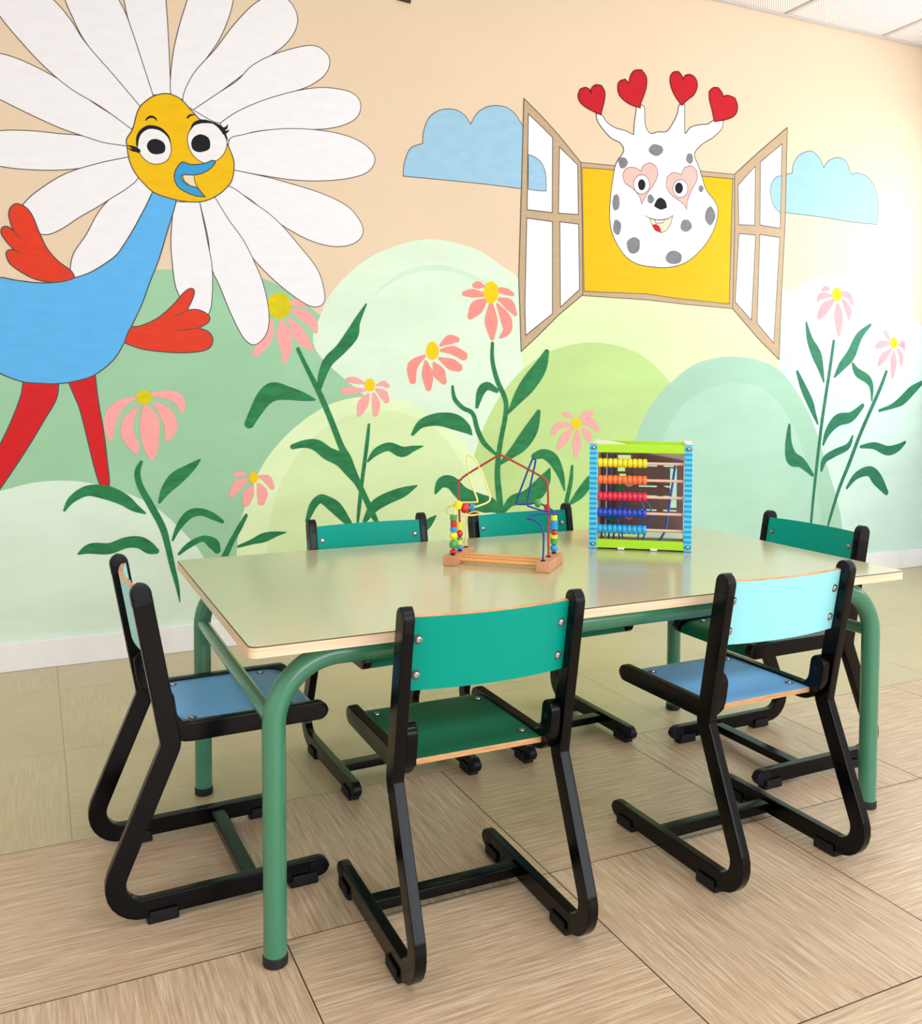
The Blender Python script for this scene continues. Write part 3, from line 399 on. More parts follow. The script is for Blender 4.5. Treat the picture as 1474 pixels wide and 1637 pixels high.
{'t': 'p', 'par': 'win', 'name': 'window_pane', 'col': 'petal_white', 'sm': 0, 'ol': 4, 'olc': 'line', 'pts': [[1791.5, 1577.4], [1909.2, 1572.2], [1912.2, 1202.8], [1789.3, 1112.7], [1785.1, 1224.9]], 'lay': 1.3},
{'t': 'p', 'par': 'win', 'name': 'window_pane', 'col': 'petal_white', 'sm': 0, 'ol': 4, 'olc': 'line', 'pts': [[1944.0, 1574.1], [2032.8, 1571.7], [2040.0, 1306.2], [1949.7, 1231.1]], 'lay': 1.3},
{'t': 'p', 'par': 'win', 'name': 'window_pane', 'col': 'petal_white', 'sm': 0, 'ol': 4, 'olc': 'line', 'pts': [[2864.0, 1805.8], [2961.2, 1899.7], [2963.7, 1636.4], [2872.0, 1632.8]], 'lay': 1.3},
{'t': 'p', 'par': 'win', 'name': 'window_pane', 'col': 'petal_white', 'sm': 0, 'ol': 4, 'olc': 'line', 'pts': [[2990.8, 1921.4], [3116.7, 2016.2], [3114.5, 1634.7], [2994.9, 1640.4]], 'lay': 1.3},
{'t': 'p', 'par': 'win', 'name': 'window_pane', 'col': 'petal_white', 'sm': 0, 'ol': 4, 'olc': 'line', 'pts': [[2873.9, 1593.3], [2970.2, 1594.2], [2954.1, 1211.1], [2858.3, 1289.7]], 'lay': 1.3},
{'t': 'p', 'par': 'win', 'name': 'window_pane', 'col': 'petal_white', 'sm': 0, 'ol': 4, 'olc': 'line', 'pts': [[2994.8, 1597.6], [3114.3, 1593.1], [3089.0, 1110.7], [2988.0, 1197.5]], 'lay': 1.3},
{'t': 'p', 'par': 'win', 'name': 'cloud_in_pane', 'col': 'cloud', 'sm': 2, 'ol': 3, 'olc': 'line', 'pts': [[1796.8, 1825.9], [1822.8, 1821.2], [1853.5, 1803.4], [1874.0, 1767.8], [1878.7, 1722.9], [1879.0, 1691.2], [1841.2, 1689.2], [1797.7, 1690.5]], 'lay': 1.6},
{'t': 'p', 'par': 'win', 'name': 'cloud_in_pane', 'col': 'cloud', 'sm': 2, 'ol': 3, 'olc': 'line', 'pts': [[3119.0, 1872.7], [3082.6, 1862.3], [3057.2, 1829.8], [3052.5, 1790.8], [3068.4, 1740.7], [3097.6, 1713.0], [3115.0, 1705.7]], 'lay': 1.6},
{'t': 'p', 'par': None, 'name': 'painted_giraffe', 'col': 'giraffe_white', 'sm': 1, 'ol': 4, 'olc': 'line', 'label': 'white spotted giraffe head with heart tipped horns painted in the window', 'pts': [[2112.8, 2024.4], [2139.6, 2025.0], [2166.9, 1997.6], [2207.9, 1980.1], [2256.0, 1974.6], [2290.7, 1964.5], [2301.2, 1965.1], [2302.1, 2002.7], [2310.3, 2060.5], [2313.6, 2080.8], [2337.9, 2089.6], [2353.6, 2077.4], [2358.7, 2009.5], [2385.4, 1978.4], [2424.4, 1988.7], [2467.5, 1994.9], [2495.9, 2026.1], [2524.3, 2075.9], [2534.6, 2115.0], [2563.9, 2121.7], [2563.4, 2063.3], [2565.9, 1999.4], [2573.3, 2003.2], [2598.7, 2029.6], [2650.7, 2046.4], [2688.3, 2053.3], [2725.8, 2074.5], [2775.6, 2077.6], [2764.8, 2040.5], [2719.6, 1999.5], [2659.7, 1963.1], [2619.3, 1917.4], [2642.7, 1866.8], [2662.3, 1821.4], [2685.9, 1770.1], [2732.5, 1726.5], [2752.5, 1686.3], [2742.1, 1625.4], [2705.1, 1556.7], [2645.6, 1493.1], [2571.7, 1444.0], [2483.7, 1421.3], [2397.1, 1419.3], [2326.0, 1426.8], [2269.6, 1452.2], [2227.5, 1495.3], [2196.0, 1550.0], [2183.6, 1611.3], [2185.6, 1679.3], [2196.8, 1765.0], [2213.1, 1834.3], [2250.2, 1889.1], [2232.6, 1921.0], [2188.0, 1935.7], [2147.0, 1967.3], [2119.8, 1997.5]], 'key': 'gir', 'lay': 2.0},
{'t': 'p', 'par': 'gir', 'name': 'heart_tip', 'col': 'heart_red', 'sm': 2, 'ol': 6, 'olc': 'wine', 'pts': [[2136.3, 2024.5], [2079.4, 2039.6], [2039.6, 2059.3], [2026.2, 2085.0], [2035.8, 2113.7], [2058.7, 2123.5], [2078.6, 2119.6], [2086.7, 2106.9], [2091.7, 2126.9], [2111.6, 2141.8], [2138.3, 2141.6], [2154.0, 2118.7], [2152.4, 2085.1], [2142.7, 2050.4]], 'lay': 2.4},
{'t': 'p', 'par': 'gir', 'name': 'heart_tip', 'col': 'heart_red', 'sm': 2, 'ol': 6, 'olc': 'wine', 'pts': [[2331.1, 2077.3], [2275.2, 2087.1], [2230.2, 2112.2], [2218.1, 2144.2], [2226.0, 2170.5], [2253.3, 2183.9], [2274.1, 2171.6], [2282.0, 2203.7], [2301.1, 2226.2], [2335.9, 2234.1], [2360.8, 2209.3], [2361.4, 2169.5], [2347.9, 2127.9], [2334.3, 2097.6]], 'lay': 2.4},
{'t': 'p', 'par': 'gir', 'name': 'heart_tip', 'col': 'heart_red', 'sm': 2, 'ol': 6, 'olc': 'wine', 'pts': [[2547.1, 2115.5], [2512.1, 2149.7], [2489.7, 2187.2], [2484.1, 2221.0], [2499.6, 2247.4], [2528.6, 2255.0], [2545.0, 2241.2], [2552.5, 2227.7], [2565.5, 2244.1], [2594.9, 2251.2], [2621.1, 2237.4], [2629.1, 2206.3], [2611.2, 2168.8], [2574.6, 2140.6]], 'lay': 2.4},
{'t': 'p', 'par': 'gir', 'name': 'heart_tip', 'col': 'heart_red', 'sm': 2, 'ol': 6, 'olc': 'wine', 'pts': [[2726.0, 2068.6], [2713.7, 2111.5], [2697.7, 2156.8], [2694.8, 2191.8], [2715.6, 2212.3], [2746.0, 2216.5], [2765.5, 2198.4], [2773.5, 2183.4], [2800.4, 2191.1], [2839.3, 2184.4], [2854.1, 2153.3], [2844.7, 2116.1], [2802.4, 2089.9]], 'lay': 2.4},
{'t': 'p', 'par': 'gir', 'name': 'eye_patch', 'col': 'heart_pink', 'sm': 2, 'ol': 3, 'olc': 'line', 'pts': [[2343.7, 1678.6], [2332.7, 1709.2], [2300.7, 1737.8], [2258.7, 1759.5], [2246.6, 1792.4], [2264.9, 1819.8], [2306.5, 1826.8], [2340.3, 1815.9], [2348.5, 1836.8], [2383.6, 1854.8], [2415.9, 1843.7], [2425.7, 1810.0], [2406.3, 1767.7], [2371.3, 1724.1]], 'lay': 2.4},
{'t': 'p', 'par': 'gir', 'name': 'eye_patch', 'col': 'heart_pink', 'sm': 2, 'ol': 3, 'olc': 'line', 'pts': [[2580.3, 1676.9], [2559.9, 1699.9], [2500.7, 1729.9], [2472.6, 1762.3], [2474.1, 1803.1], [2506.4, 1826.7], [2550.5, 1822.3], [2564.7, 1853.0], [2601.6, 1864.4], [2631.8, 1848.0], [2634.0, 1806.8], [2603.5, 1756.7], [2585.6, 1713.9]], 'lay': 2.4},
{'t': 'p', 'par': 'gir', 'name': 'eye_white', 'col': 'eyewhite', 'sm': 1, 'ol': 3, 'olc': 'line', 'pts': [[2383.5, 1764.4], [2379.7, 1746.6], [2368.5, 1731.5], [2352.2, 1722.3], [2334.0, 1720.7], [2317.6, 1726.9], [2306.1, 1739.8], [2301.9, 1756.8], [2305.6, 1774.5], [2316.7, 1789.4], [2332.9, 1798.7], [2351.1, 1800.5], [2367.6, 1794.4], [2379.2, 1781.5]], 'lay': 2.8},
{'t': 'p', 'par': 'gir', 'name': 'pupil', 'col': 'ink', 'sm': 1, 'ol': 0, 'olc': 'line', 'pts': [[2362.3, 1761.3], [2360.5, 1751.1], [2355.4, 1742.7], [2347.8, 1737.5], [2339.3, 1736.8], [2331.6, 1740.5], [2326.3, 1748.0], [2324.3, 1757.7], [2326.0, 1767.8], [2331.2, 1776.3], [2338.7, 1781.4], [2347.2, 1782.2], [2354.8, 1778.5], [2360.2, 1771.1]], 'lay': 3.2},
{'t': 'p', 'par': 'gir', 'name': 'eye_white', 'col': 'eyewhite', 'sm': 1, 'ol': 3, 'olc': 'line', 'pts': [[2586.2, 1765.7], [2582.5, 1748.8], [2571.4, 1734.5], [2555.2, 1725.7], [2537.2, 1724.1], [2521.0, 1730.0], [2509.6, 1742.2], [2505.4, 1758.3], [2509.1, 1775.1], [2520.0, 1789.4], [2536.0, 1798.2], [2554.0, 1800.0], [2570.4, 1794.2], [2581.9, 1781.9]], 'lay': 2.8},
{'t': 'p', 'par': 'gir', 'name': 'pupil', 'col': 'ink', 'sm': 1, 'ol': 0, 'olc': 'line', 'pts': [[2559.6, 1765.6], [2557.6, 1755.3], [2551.8, 1746.6], [2543.3, 1741.3], [2533.9, 1740.4], [2525.3, 1744.2], [2519.3, 1751.8], [2517.0, 1761.7], [2518.9, 1772.0], [2524.7, 1780.7], [2533.1, 1786.0], [2542.6, 1786.9], [2551.2, 1783.2], [2557.3, 1775.6]], 'lay': 3.2},
{'t': 'p', 'par': 'gir', 'name': 'painted_nose', 'col': 'ink', 'sm': 1, 'ol': 0, 'olc': 'line', 'pts': [[2407.6, 1675.3], [2421.6, 1702.6], [2442.9, 1714.3], [2468.4, 1700.8], [2476.1, 1675.2], [2443.7, 1663.8]], 'lay': 2.6},
{'t': 'p', 'par': 'gir', 'name': 'painted_mouth', 'col': 'cream', 'sm': 2, 'ol': 3, 'olc': 'line', 'pts': [[2385.6, 1622.6], [2437.2, 1619.7], [2480.5, 1628.9], [2507.2, 1643.9], [2495.4, 1606.7], [2474.0, 1578.8], [2445.2, 1566.2], [2409.0, 1582.7]], 'lay': 2.4},
{'t': 'r', 'par': 'gir', 'name': 'mouth_line', 'col': 'line', 'ribs': [[[2359.9, 1632.7, 1.0], [2394.1, 1622.2, 1.9], [2437.2, 1619.7, 2.0], [2480.5, 1628.9, 2.0], [2509.4, 1645.8, 1.0]]], 'lay': 3.0},
{'t': 'p', 'par': 'gir', 'name': 'painted_tooth', 'col': 'eyewhite', 'sm': 0, 'ol': 3, 'olc': 'line', 'pts': [[2414.2, 1618.5], [2463.9, 1623.5], [2456.8, 1609.6], [2419.4, 1604.4]], 'lay': 2.7},
{'t': 'p', 'par': 'gir', 'name': 'painted_tongue', 'col': 'heart_red', 'sm': 1, 'ol': 0, 'olc': 'line', 'pts': [[2398.1, 1596.4], [2423.1, 1600.0], [2442.0, 1586.3], [2446.6, 1567.5], [2416.3, 1572.8]], 'lay': 2.7},
{'t': 'p', 'par': 'gir', 'name': 'coat_spot', 'col': 'spot', 'sm': 1, 'ol': 0, 'olc': 'line', 'pts': [[2452.2, 1916.8], [2445.0, 1901.2], [2420.9, 1887.5], [2396.7, 1890.4], [2379.5, 1900.4], [2380.0, 1916.8], [2398.1, 1933.6], [2421.4, 1935.1], [2443.8, 1930.0]], 'lay': 2.3},
{'t': 'p', 'par': 'gir', 'name': 'coat_spot', 'col': 'spot', 'sm': 1, 'ol': 0, 'olc': 'line', 'pts': [[2272.5, 1844.4], [2264.1, 1829.2], [2251.9, 1818.9], [2235.2, 1818.7], [2228.6, 1831.2], [2223.9, 1847.6], [2235.1, 1861.0], [2251.1, 1863.9], [2262.9, 1859.1]], 'lay': 2.3},
{'t': 'p', 'par': 'gir', 'name': 'coat_spot', 'col': 'spot', 'sm': 1, 'ol': 0, 'olc': 'line', 'pts': [[2612.2, 1897.8], [2608.6, 1882.3], [2597.0, 1873.0], [2584.0, 1876.7], [2574.2, 1886.2], [2576.1, 1901.7], [2582.8, 1913.1], [2595.9, 1917.4], [2606.7, 1912.8]], 'lay': 2.3},
{'t': 'p', 'par': 'gir', 'name': 'coat_spot', 'col': 'spot', 'sm': 1, 'ol': 0, 'olc': 'line', 'pts': [[2671.8, 1773.6], [2667.3, 1763.1], [2660.8, 1757.3], [2652.2, 1757.4], [2644.5, 1766.2], [2644.4, 1776.2], [2651.4, 1784.9], [2659.9, 1787.4], [2668.0, 1782.5]], 'lay': 2.3},
{'t': 'p', 'par': 'gir', 'name': 'coat_spot', 'col': 'spot', 'sm': 1, 'ol': 0, 'olc': 'line', 'pts': [[2408.7, 1705.5], [2402.3, 1691.8], [2392.7, 1685.7], [2379.9, 1687.8], [2374.7, 1696.5], [2374.6, 1709.3], [2379.3, 1719.7], [2392.2, 1723.5], [2401.3, 1715.9]], 'lay': 2.3},
{'t': 'p', 'par': 'gir', 'name': 'coat_spot', 'col': 'spot', 'sm': 1, 'ol': 0, 'olc': 'line', 'pts': [[2232.9, 1676.0], [2229.5, 1655.1], [2218.8, 1643.6], [2204.5, 1642.8], [2197.9, 1660.5], [2198.2, 1685.5], [2204.0, 1701.8], [2217.7, 1710.1], [2229.5, 1698.4]], 'lay': 2.3},
{'t': 'p', 'par': 'gir', 'name': 'coat_spot', 'col': 'spot', 'sm': 1, 'ol': 0, 'olc': 'line', 'pts': [[2241.1, 1574.9], [2235.5, 1551.9], [2225.2, 1541.4], [2210.5, 1547.0], [2201.5, 1561.6], [2203.2, 1583.8], [2209.3, 1602.3], [2224.2, 1602.3], [2237.3, 1594.2]], 'lay': 2.3},
{'t': 'p', 'par': 'gir', 'name': 'coat_spot', 'col': 'spot', 'sm': 1, 'ol': 0, 'olc': 'line', 'pts': [[2337.1, 1505.4], [2331.7, 1482.7], [2311.2, 1469.8], [2288.3, 1471.0], [2274.5, 1488.4], [2271.4, 1514.2], [2286.2, 1529.9], [2311.1, 1538.4], [2334.8, 1527.5]], 'lay': 2.3},
{'t': 'p', 'par': 'gir', 'name': 'coat_spot', 'col': 'spot', 'sm': 1, 'ol': 0, 'olc': 'line', 'pts': [[2557.8, 1466.9], [2550.8, 1448.3], [2523.4, 1438.4], [2494.4, 1439.1], [2473.9, 1451.6], [2474.8, 1471.0], [2494.2, 1489.7], [2522.5, 1495.2], [2552.6, 1483.6]], 'lay': 2.3},
{'t': 'p', 'par': 'gir', 'name': 'coat_spot', 'col': 'spot', 'sm': 1, 'ol': 0, 'olc': 'line', 'pts': [[2610.5, 1609.5], [2604.1, 1592.2], [2584.1, 1580.8], [2562.7, 1581.9], [2549.1, 1594.8], [2552.3, 1614.8], [2562.9, 1628.6], [2582.3, 1633.2], [2598.1, 1626.8]], 'lay': 2.3},
{'t': 'p', 'par': 'gir', 'name': 'coat_spot', 'col': 'spot', 'sm': 1, 'ol': 0, 'olc': 'line', 'pts': [[2739.5, 1662.4], [2731.0, 1638.0], [2714.7, 1618.6], [2695.8, 1624.7], [2681.6, 1643.7], [2684.6, 1673.0], [2695.4, 1691.5], [2713.6, 1701.7], [2727.8, 1686.5]], 'lay': 2.3},
{'t': 'p', 'par': None, 'name': 'painted_flower', 'col': 'centre_olive', 'sm': 1, 'ol': 0, 'olc': 'line', 'label': 'pink painted flower with olive centre beside the red leg of the bird', 'pts': [[364.0, 869.8], [361.3, 859.5], [353.9, 851.2], [343.5, 846.7], [332.0, 846.8], [321.7, 851.4], [314.6, 859.7], [312.2, 870.0], [314.9, 880.3], [322.2, 888.5], [332.5, 893.1], [344.1, 893.1], [354.4, 888.5], [361.5, 880.2]], 'key': 'fl1'},
{'t': 'r', 'par': 'fl1', 'name': 'petal', 'col': 'petal_pink', 'ribs': [[[308.5, 870.0, 4.4], [265.7, 847.7, 15.3], [236.2, 814.3, 20.6], [227.7, 769.7, 17.3], [229.9, 736.1, 8.1]]]},
{'t': 'r', 'par': 'fl1', 'name': 'petal', 'col': 'petal_pink', 'ribs': [[[318.8, 838.9, 4.4], [288.8, 796.9, 16.4], [282.9, 751.8, 20.8], [301.1, 711.9, 17.6], [311.4, 686.1, 6.6]]]},
{'t': 'r', 'par': 'fl1', 'name': 'petal', 'col': 'petal_pink', 'ribs': [[[340.4, 844.4, 6.6], [353.3, 796.0, 30.5], [355.2, 733.3, 28.9], [359.0, 687.6, 19.5], [359.8, 664.7, 6.7]]]},
{'t': 'r', 'par': 'fl1', 'name': 'petal', 'col': 'petal_pink', 'ribs': [[[373.0, 849.9, 5.6], [405.4, 818.2, 21.3], [421.5, 777.9, 21.4], [418.4, 749.2, 16.9], [409.9, 727.6, 6.8]]]},
{'t': 'r', 'par': 'fl1', 'name': 'petal', 'col': 'petal_pink', 'ribs': [[[369.0, 881.2, 8.3], [417.1, 878.3, 15.2], [447.4, 863.8, 18.1], [458.3, 840.8, 12.5], [458.1, 823.5, 6.8]]]},
{'t': 'p', 'par': None, 'name': 'painted_flower', 'col': 'centre_yellow', 'sm': 1, 'ol': 0, 'olc': 'line', 'label': 'small pink painted flower nearest above the far left table corner', 'pts': [[715.9, 586.4], [714.4, 577.6], [710.2, 570.7], [704.1, 567.0], [697.5, 567.3], [691.6, 571.5], [687.5, 578.7], [686.1, 587.6], [687.6, 596.4], [691.8, 603.3], [697.8, 607.0], [704.4, 606.8], [710.4, 602.6], [714.5, 595.3]], 'key': 'fl2'},
{'t': 'r', 'par': 'fl2', 'name': 'petal', 'col': 'petal_pink', 'ribs': [[[671.4, 601.3, 4.8], [647.7, 601.1, 10.6], [636.0, 599.7, 7.1]]]},
{'t': 'r', 'par': 'fl2', 'name': 'petal', 'col': 'petal_pink', 'ribs': [[[680.1, 583.1, 4.8], [647.4, 563.6, 17.8], [623.7, 531.9, 10.6]]]},
{'t': 'r', 'par': 'fl2', 'name': 'petal', 'col': 'petal_pink', 'ribs': [[[697.8, 558.4, 4.8], [682.6, 529.1, 19.1], [673.5, 496.6, 11.9]]]},
{'t': 'r', 'par': 'fl2', 'name': 'petal', 'col': 'petal_pink', 'ribs': [[[715.7, 563.6, 4.8], [730.5, 532.8, 19.3], [727.3, 499.8, 13.2]]]},
{'t': 'r', 'par': 'fl2', 'name': 'petal', 'col': 'petal_pink', 'ribs': [[[718.9, 590.5, 4.8], [749.0, 579.1, 14.5], [765.7, 549.4, 8.5]]]},
{'t': 'p', 'par': None, 'name': 'painted_flower', 'col': 'centre_yellow', 'sm': 1, 'ol': 0, 'olc': 'line', 'label': 'small pink painted flower on top of the lemon green hill', 'pts': [[1152.9, 913.3], [1150.8, 903.0], [1145.2, 894.7], [1137.2, 890.1], [1128.2, 890.1], [1120.2, 894.7], [1114.7, 902.9], [1112.7, 913.2], [1114.7, 923.5], [1120.3, 931.7], [1128.3, 936.4], [1137.3, 936.4], [1145.3, 931.9], [1150.9, 923.6]], 'key': 'fl4'},
{'t': 'r', 'par': 'fl4', 'name': 'petal', 'col': 'petal_pink', 'ribs': [[[1110.3, 920.3, 4.9], [1076.1, 930.2, 12.1], [1048.4, 933.0, 8.4]]]},
{'t': 'r', 'par': 'fl4', 'name': 'petal', 'col': 'petal_pink', 'ribs': [[[1113.3, 894.8, 4.9], [1069.9, 893.1, 13.3], [1036.0, 891.9, 13.2]]]},
{'t': 'r', 'par': 'fl4', 'name': 'petal', 'col': 'petal_pink', 'ribs': [[[1125.8, 877.0, 6.1], [1106.9, 844.5, 20.7], [1091.3, 806.1, 9.7]]]},
{'t': 'r', 'par': 'fl4', 'name': 'petal', 'col': 'petal_pink', 'ribs': [[[1147.8, 880.0, 6.1], [1157.1, 844.2, 16.0], [1153.9, 805.5, 9.8]]]},
{'t': 'r', 'par': 'fl4', 'name': 'petal', 'col': 'petal_pink', 'ribs': [[[1157.2, 897.8, 4.9], [1185.7, 879.9, 16.0], [1198.4, 856.0, 11.1]]]},
{'t': 'r', 'par': 'fl4', 'name': 'petal', 'col': 'petal_pink', 'ribs': [[[1160.4, 912.7, 3.7], [1185.8, 918.8, 11.1], [1201.7, 909.8, 8.7]]]},
{'t': 'p', 'par': None, 'name': 'painted_flower', 'col': 'centre_yellow', 'sm': 1, 'ol': 0, 'olc': 'line', 'label': 'coral painted flower with yellow centre beside the left shutter', 'pts': [[1666.8, 1278.5], [1663.7, 1259.9], [1654.7, 1244.8], [1641.7, 1236.1], [1627.2, 1235.5], [1614.2, 1243.1], [1605.2, 1257.4], [1601.9, 1275.5], [1605.1, 1293.9], [1613.9, 1309.0], [1626.9, 1317.7], [1641.3, 1318.5], [1654.4, 1311.0], [1663.5, 1296.7]], 'key': 'fl5'},
{'t': 'r', 'par': 'fl5', 'name': 'petal', 'col': 'petal_coral', 'ribs': [[[1600.4, 1299.0, 5.4], [1579.0, 1302.4, 14.8], [1561.3, 1300.3, 9.4]]]},
{'t': 'r', 'par': 'fl5', 'name': 'petal', 'col': 'petal_coral', 'ribs': [[[1597.0, 1267.0, 9.5], [1554.3, 1269.6, 16.8], [1517.6, 1266.7, 9.3]]]},
{'t': 'r', 'par': 'fl5', 'name': 'petal', 'col': 'petal_coral', 'ribs': [[[1611.4, 1245.3, 8.1], [1572.2, 1215.1, 28.3], [1544.0, 1179.2, 12.1]]]},
{'t': 'r', 'par': 'fl5', 'name': 'petal', 'col': 'petal_coral', 'ribs': [[[1634.5, 1230.3, 9.5], [1635.5, 1163.0, 28.6], [1639.4, 1098.9, 9.6]]]},
{'t': 'r', 'par': 'fl5', 'name': 'petal', 'col': 'petal_coral', 'ribs': [[[1662.0, 1231.4, 5.5], [1698.7, 1178.0, 23.4], [1706.3, 1132.9, 19.3], [1677.2, 1103.1, 6.9]]]},
{'t': 'r', 'par': 'fl5', 'name': 'petal', 'col': 'petal_coral', 'ribs': [[[1671.3, 1251.0, 8.2], [1713.1, 1233.4, 22.1], [1742.8, 1195.6, 8.3]]]},
{'t': 'r', 'par': 'fl5', 'name': 'petal', 'col': 'petal_coral', 'ribs': [[[1674.8, 1286.5, 12.3], [1705.5, 1281.5, 13.8], [1731.3, 1272.9, 6.9]]]},
{'t': 'p', 'par': None, 'name': 'painted_flower', 'col': 'centre_yellow', 'sm': 1, 'ol': 0, 'olc': 'line', 'label': 'coral painted flower tilted right, left of the one beside the shutter', 'pts': [[1410.6, 1044.6], [1408.1, 1029.6], [1400.9, 1017.5], [1390.4, 1010.7], [1378.9, 1010.5], [1368.5, 1017.0], [1361.4, 1028.8], [1358.8, 1043.6], [1361.4, 1058.5], [1368.5, 1070.6], [1378.8, 1077.4], [1390.4, 1077.7], [1400.8, 1071.3], [1408.0, 1059.5]], 'key': 'fl6'},
{'t': 'r', 'par': 'fl6', 'name': 'petal', 'col': 'petal_coral', 'ribs': [[[1418.8, 1065.4, 5.3], [1456.7, 1088.2, 18.5], [1488.0, 1089.0, 10.6]]]},
{'t': 'r', 'par': 'fl6', 'name': 'petal', 'col': 'petal_coral', 'ribs': [[[1422.3, 1046.7, 6.6], [1470.7, 1047.6, 17.2], [1516.2, 1026.2, 17.4]]]},
{'t': 'r', 'par': 'fl6', 'name': 'petal', 'col': 'petal_coral', 'ribs': [[[1415.5, 1015.2, 6.6], [1463.9, 993.8, 22.5], [1495.3, 981.5, 16.0]]]},
{'t': 'r', 'par': 'fl6', 'name': 'petal', 'col': 'petal_coral', 'ribs': [[[1391.5, 996.1, 6.5], [1412.1, 961.8, 25.0], [1432.8, 927.3, 11.9]]]},
{'t': 'r', 'par': 'fl6', 'name': 'petal', 'col': 'petal_coral', 'ribs': [[[1357.5, 1001.9, 6.5], [1364.3, 955.2, 23.5], [1369.1, 902.1, 11.8]]]},
{'t': 'r', 'par': 'fl6', 'name': 'petal', 'col': 'petal_coral', 'ribs': [[[1350.7, 1023.6, 6.5], [1303.7, 985.7, 20.6], [1303.7, 929.9, 12.9]]]},
{'t': 'p', 'par': None, 'name': 'painted_flower', 'col': 'centre_yellow', 'sm': 1, 'ol': 0, 'olc': 'line', 'label': 'pale pink painted flower just left of the abacus', 'pts': [[2051.5, 757.1], [2049.4, 747.1], [2043.5, 739.1], [2035.0, 734.8], [2025.4, 735.0], [2016.8, 739.6], [2010.8, 747.7], [2008.6, 757.7], [2010.6, 767.7], [2016.4, 775.6], [2025.0, 779.9], [2034.5, 779.8], [2043.2, 775.2], [2049.2, 767.1]], 'key': 'fl7'},
{'t': 'r', 'par': 'fl7', 'name': 'petal', 'col': 'petal_pink', 'ribs': [[[2005.9, 784.8, 5.9], [1982.2, 795.2, 11.7], [1966.5, 795.3, 7.3]]]},
{'t': 'r', 'par': 'fl7', 'name': 'petal', 'col': 'petal_pink', 'ribs': [[[1998.4, 751.1, 7.3], [1943.5, 748.6, 16.0], [1920.4, 718.8, 10.1]]]},
{'t': 'r', 'par': 'fl7', 'name': 'petal', 'col': 'petal_pink', 'ribs': [[[2010.4, 734.0, 7.3], [1975.2, 697.5, 20.4], [1948.2, 661.1, 11.6]]]},
{'t': 'r', 'par': 'fl7', 'name': 'petal', 'col': 'petal_pink', 'ribs': [[[2034.2, 726.8, 7.4], [2034.7, 675.8, 22.1], [2029.7, 621.6, 7.4]]]},
{'t': 'r', 'par': 'fl7', 'name': 'petal', 'col': 'petal_pink', 'ribs': [[[2062.1, 733.1, 7.4], [2086.4, 708.8, 19.3], [2094.7, 688.1, 10.4]]]},
{'t': 'r', 'par': 'fl7', 'name': 'petal', 'col': 'petal_pink', 'ribs': [[[2057.8, 760.4, 7.4], [2102.0, 763.1, 19.4], [2134.7, 728.4, 10.5]]]},
{'t': 'r', 'par': 'fl7', 'name': 'petal', 'col': 'petal_pink', 'ribs': [[[2049.6, 780.9, 5.9], [2077.5, 794.1, 16.3], [2105.6, 797.2, 8.9]]]},
{'t': 'p', 'par': None, 'name': 'painted_flower', 'col': 'centre_yellow', 'sm': 1, 'ol': 0, 'olc': 'line', 'label': 'pale pink painted flower higher of the two at the right end', 'pts': [[3509.5, 1351.2], [3506.7, 1336.9], [3498.1, 1325.2], [3485.5, 1318.3], [3471.3, 1317.7], [3458.3, 1323.5], [3449.1, 1334.4], [3445.6, 1348.4], [3448.3, 1362.7], [3456.8, 1374.4], [3469.4, 1381.3], [3483.6, 1381.9], [3496.7, 1376.2], [3505.9, 1365.3]], 'key': 'fl8'},
{'t': 'r', 'par': 'fl8', 'name': 'petal', 'col': 'petal_pale', 'ribs': [[[3428.0, 1370.8, 5.5], [3403.7, 1375.1, 12.7], [3388.2, 1366.7, 9.1]]]},
{'t': 'r', 'par': 'fl8', 'name': 'petal', 'col': 'petal_pale', 'ribs': [[[3436.2, 1342.6, 9.1], [3378.5, 1337.8, 16.3], [3356.1, 1317.6, 7.2]]]},
{'t': 'r', 'par': 'fl8', 'name': 'petal', 'col': 'petal_pale', 'ribs': [[[3452.8, 1317.7, 11.0], [3401.1, 1280.8, 27.3], [3368.6, 1241.1, 14.5]]]},
{'t': 'r', 'par': 'fl8', 'name': 'petal', 'col': 'petal_pale', 'ribs': [[[3485.2, 1303.5, 9.2], [3492.2, 1245.3, 27.7], [3496.9, 1159.5, 7.4]]]},
{'t': 'r', 'par': 'fl8', 'name': 'petal', 'col': 'petal_pale', 'ribs': [[[3516.7, 1324.2, 9.3], [3555.8, 1278.8, 20.5], [3559.2, 1239.7, 7.5]]]},
{'t': 'r', 'par': 'fl8', 'name': 'petal', 'col': 'petal_pale', 'ribs': [[[3513.7, 1355.3, 13.0], [3559.2, 1345.6, 16.8], [3584.3, 1307.4, 7.5]]]},
{'t': 'p', 'par': None, 'name': 'painted_flower', 'col': 'centre_yellow', 'sm': 1, 'ol': 0, 'olc': 'line', 'label': 'pale pink painted flower nearest to the right wall edge', 'pts': [[3892.8, 1129.1], [3890.7, 1116.7], [3884.0, 1106.7], [3874.0, 1101.0], [3862.8, 1100.8], [3852.5, 1106.1], [3845.2, 1115.8], [3842.3, 1128.0], [3844.3, 1140.3], [3851.0, 1150.3], [3860.9, 1156.0], [3872.2, 1156.3], [3882.5, 1151.1], [3889.9, 1141.4]], 'key': 'fl9'},
{'t': 'r', 'par': 'fl9', 'name': 'petal', 'col': 'petal_pale', 'ribs': [[[3838.3, 1144.1, 5.8], [3814.6, 1171.7, 13.6], [3802.9, 1179.4, 7.8]]]},
{'t': 'r', 'par': 'fl9', 'name': 'petal', 'col': 'petal_pale', 'ribs': [[[3838.8, 1127.9, 9.8], [3776.6, 1118.5, 19.3], [3748.8, 1108.3, 9.6]]]},
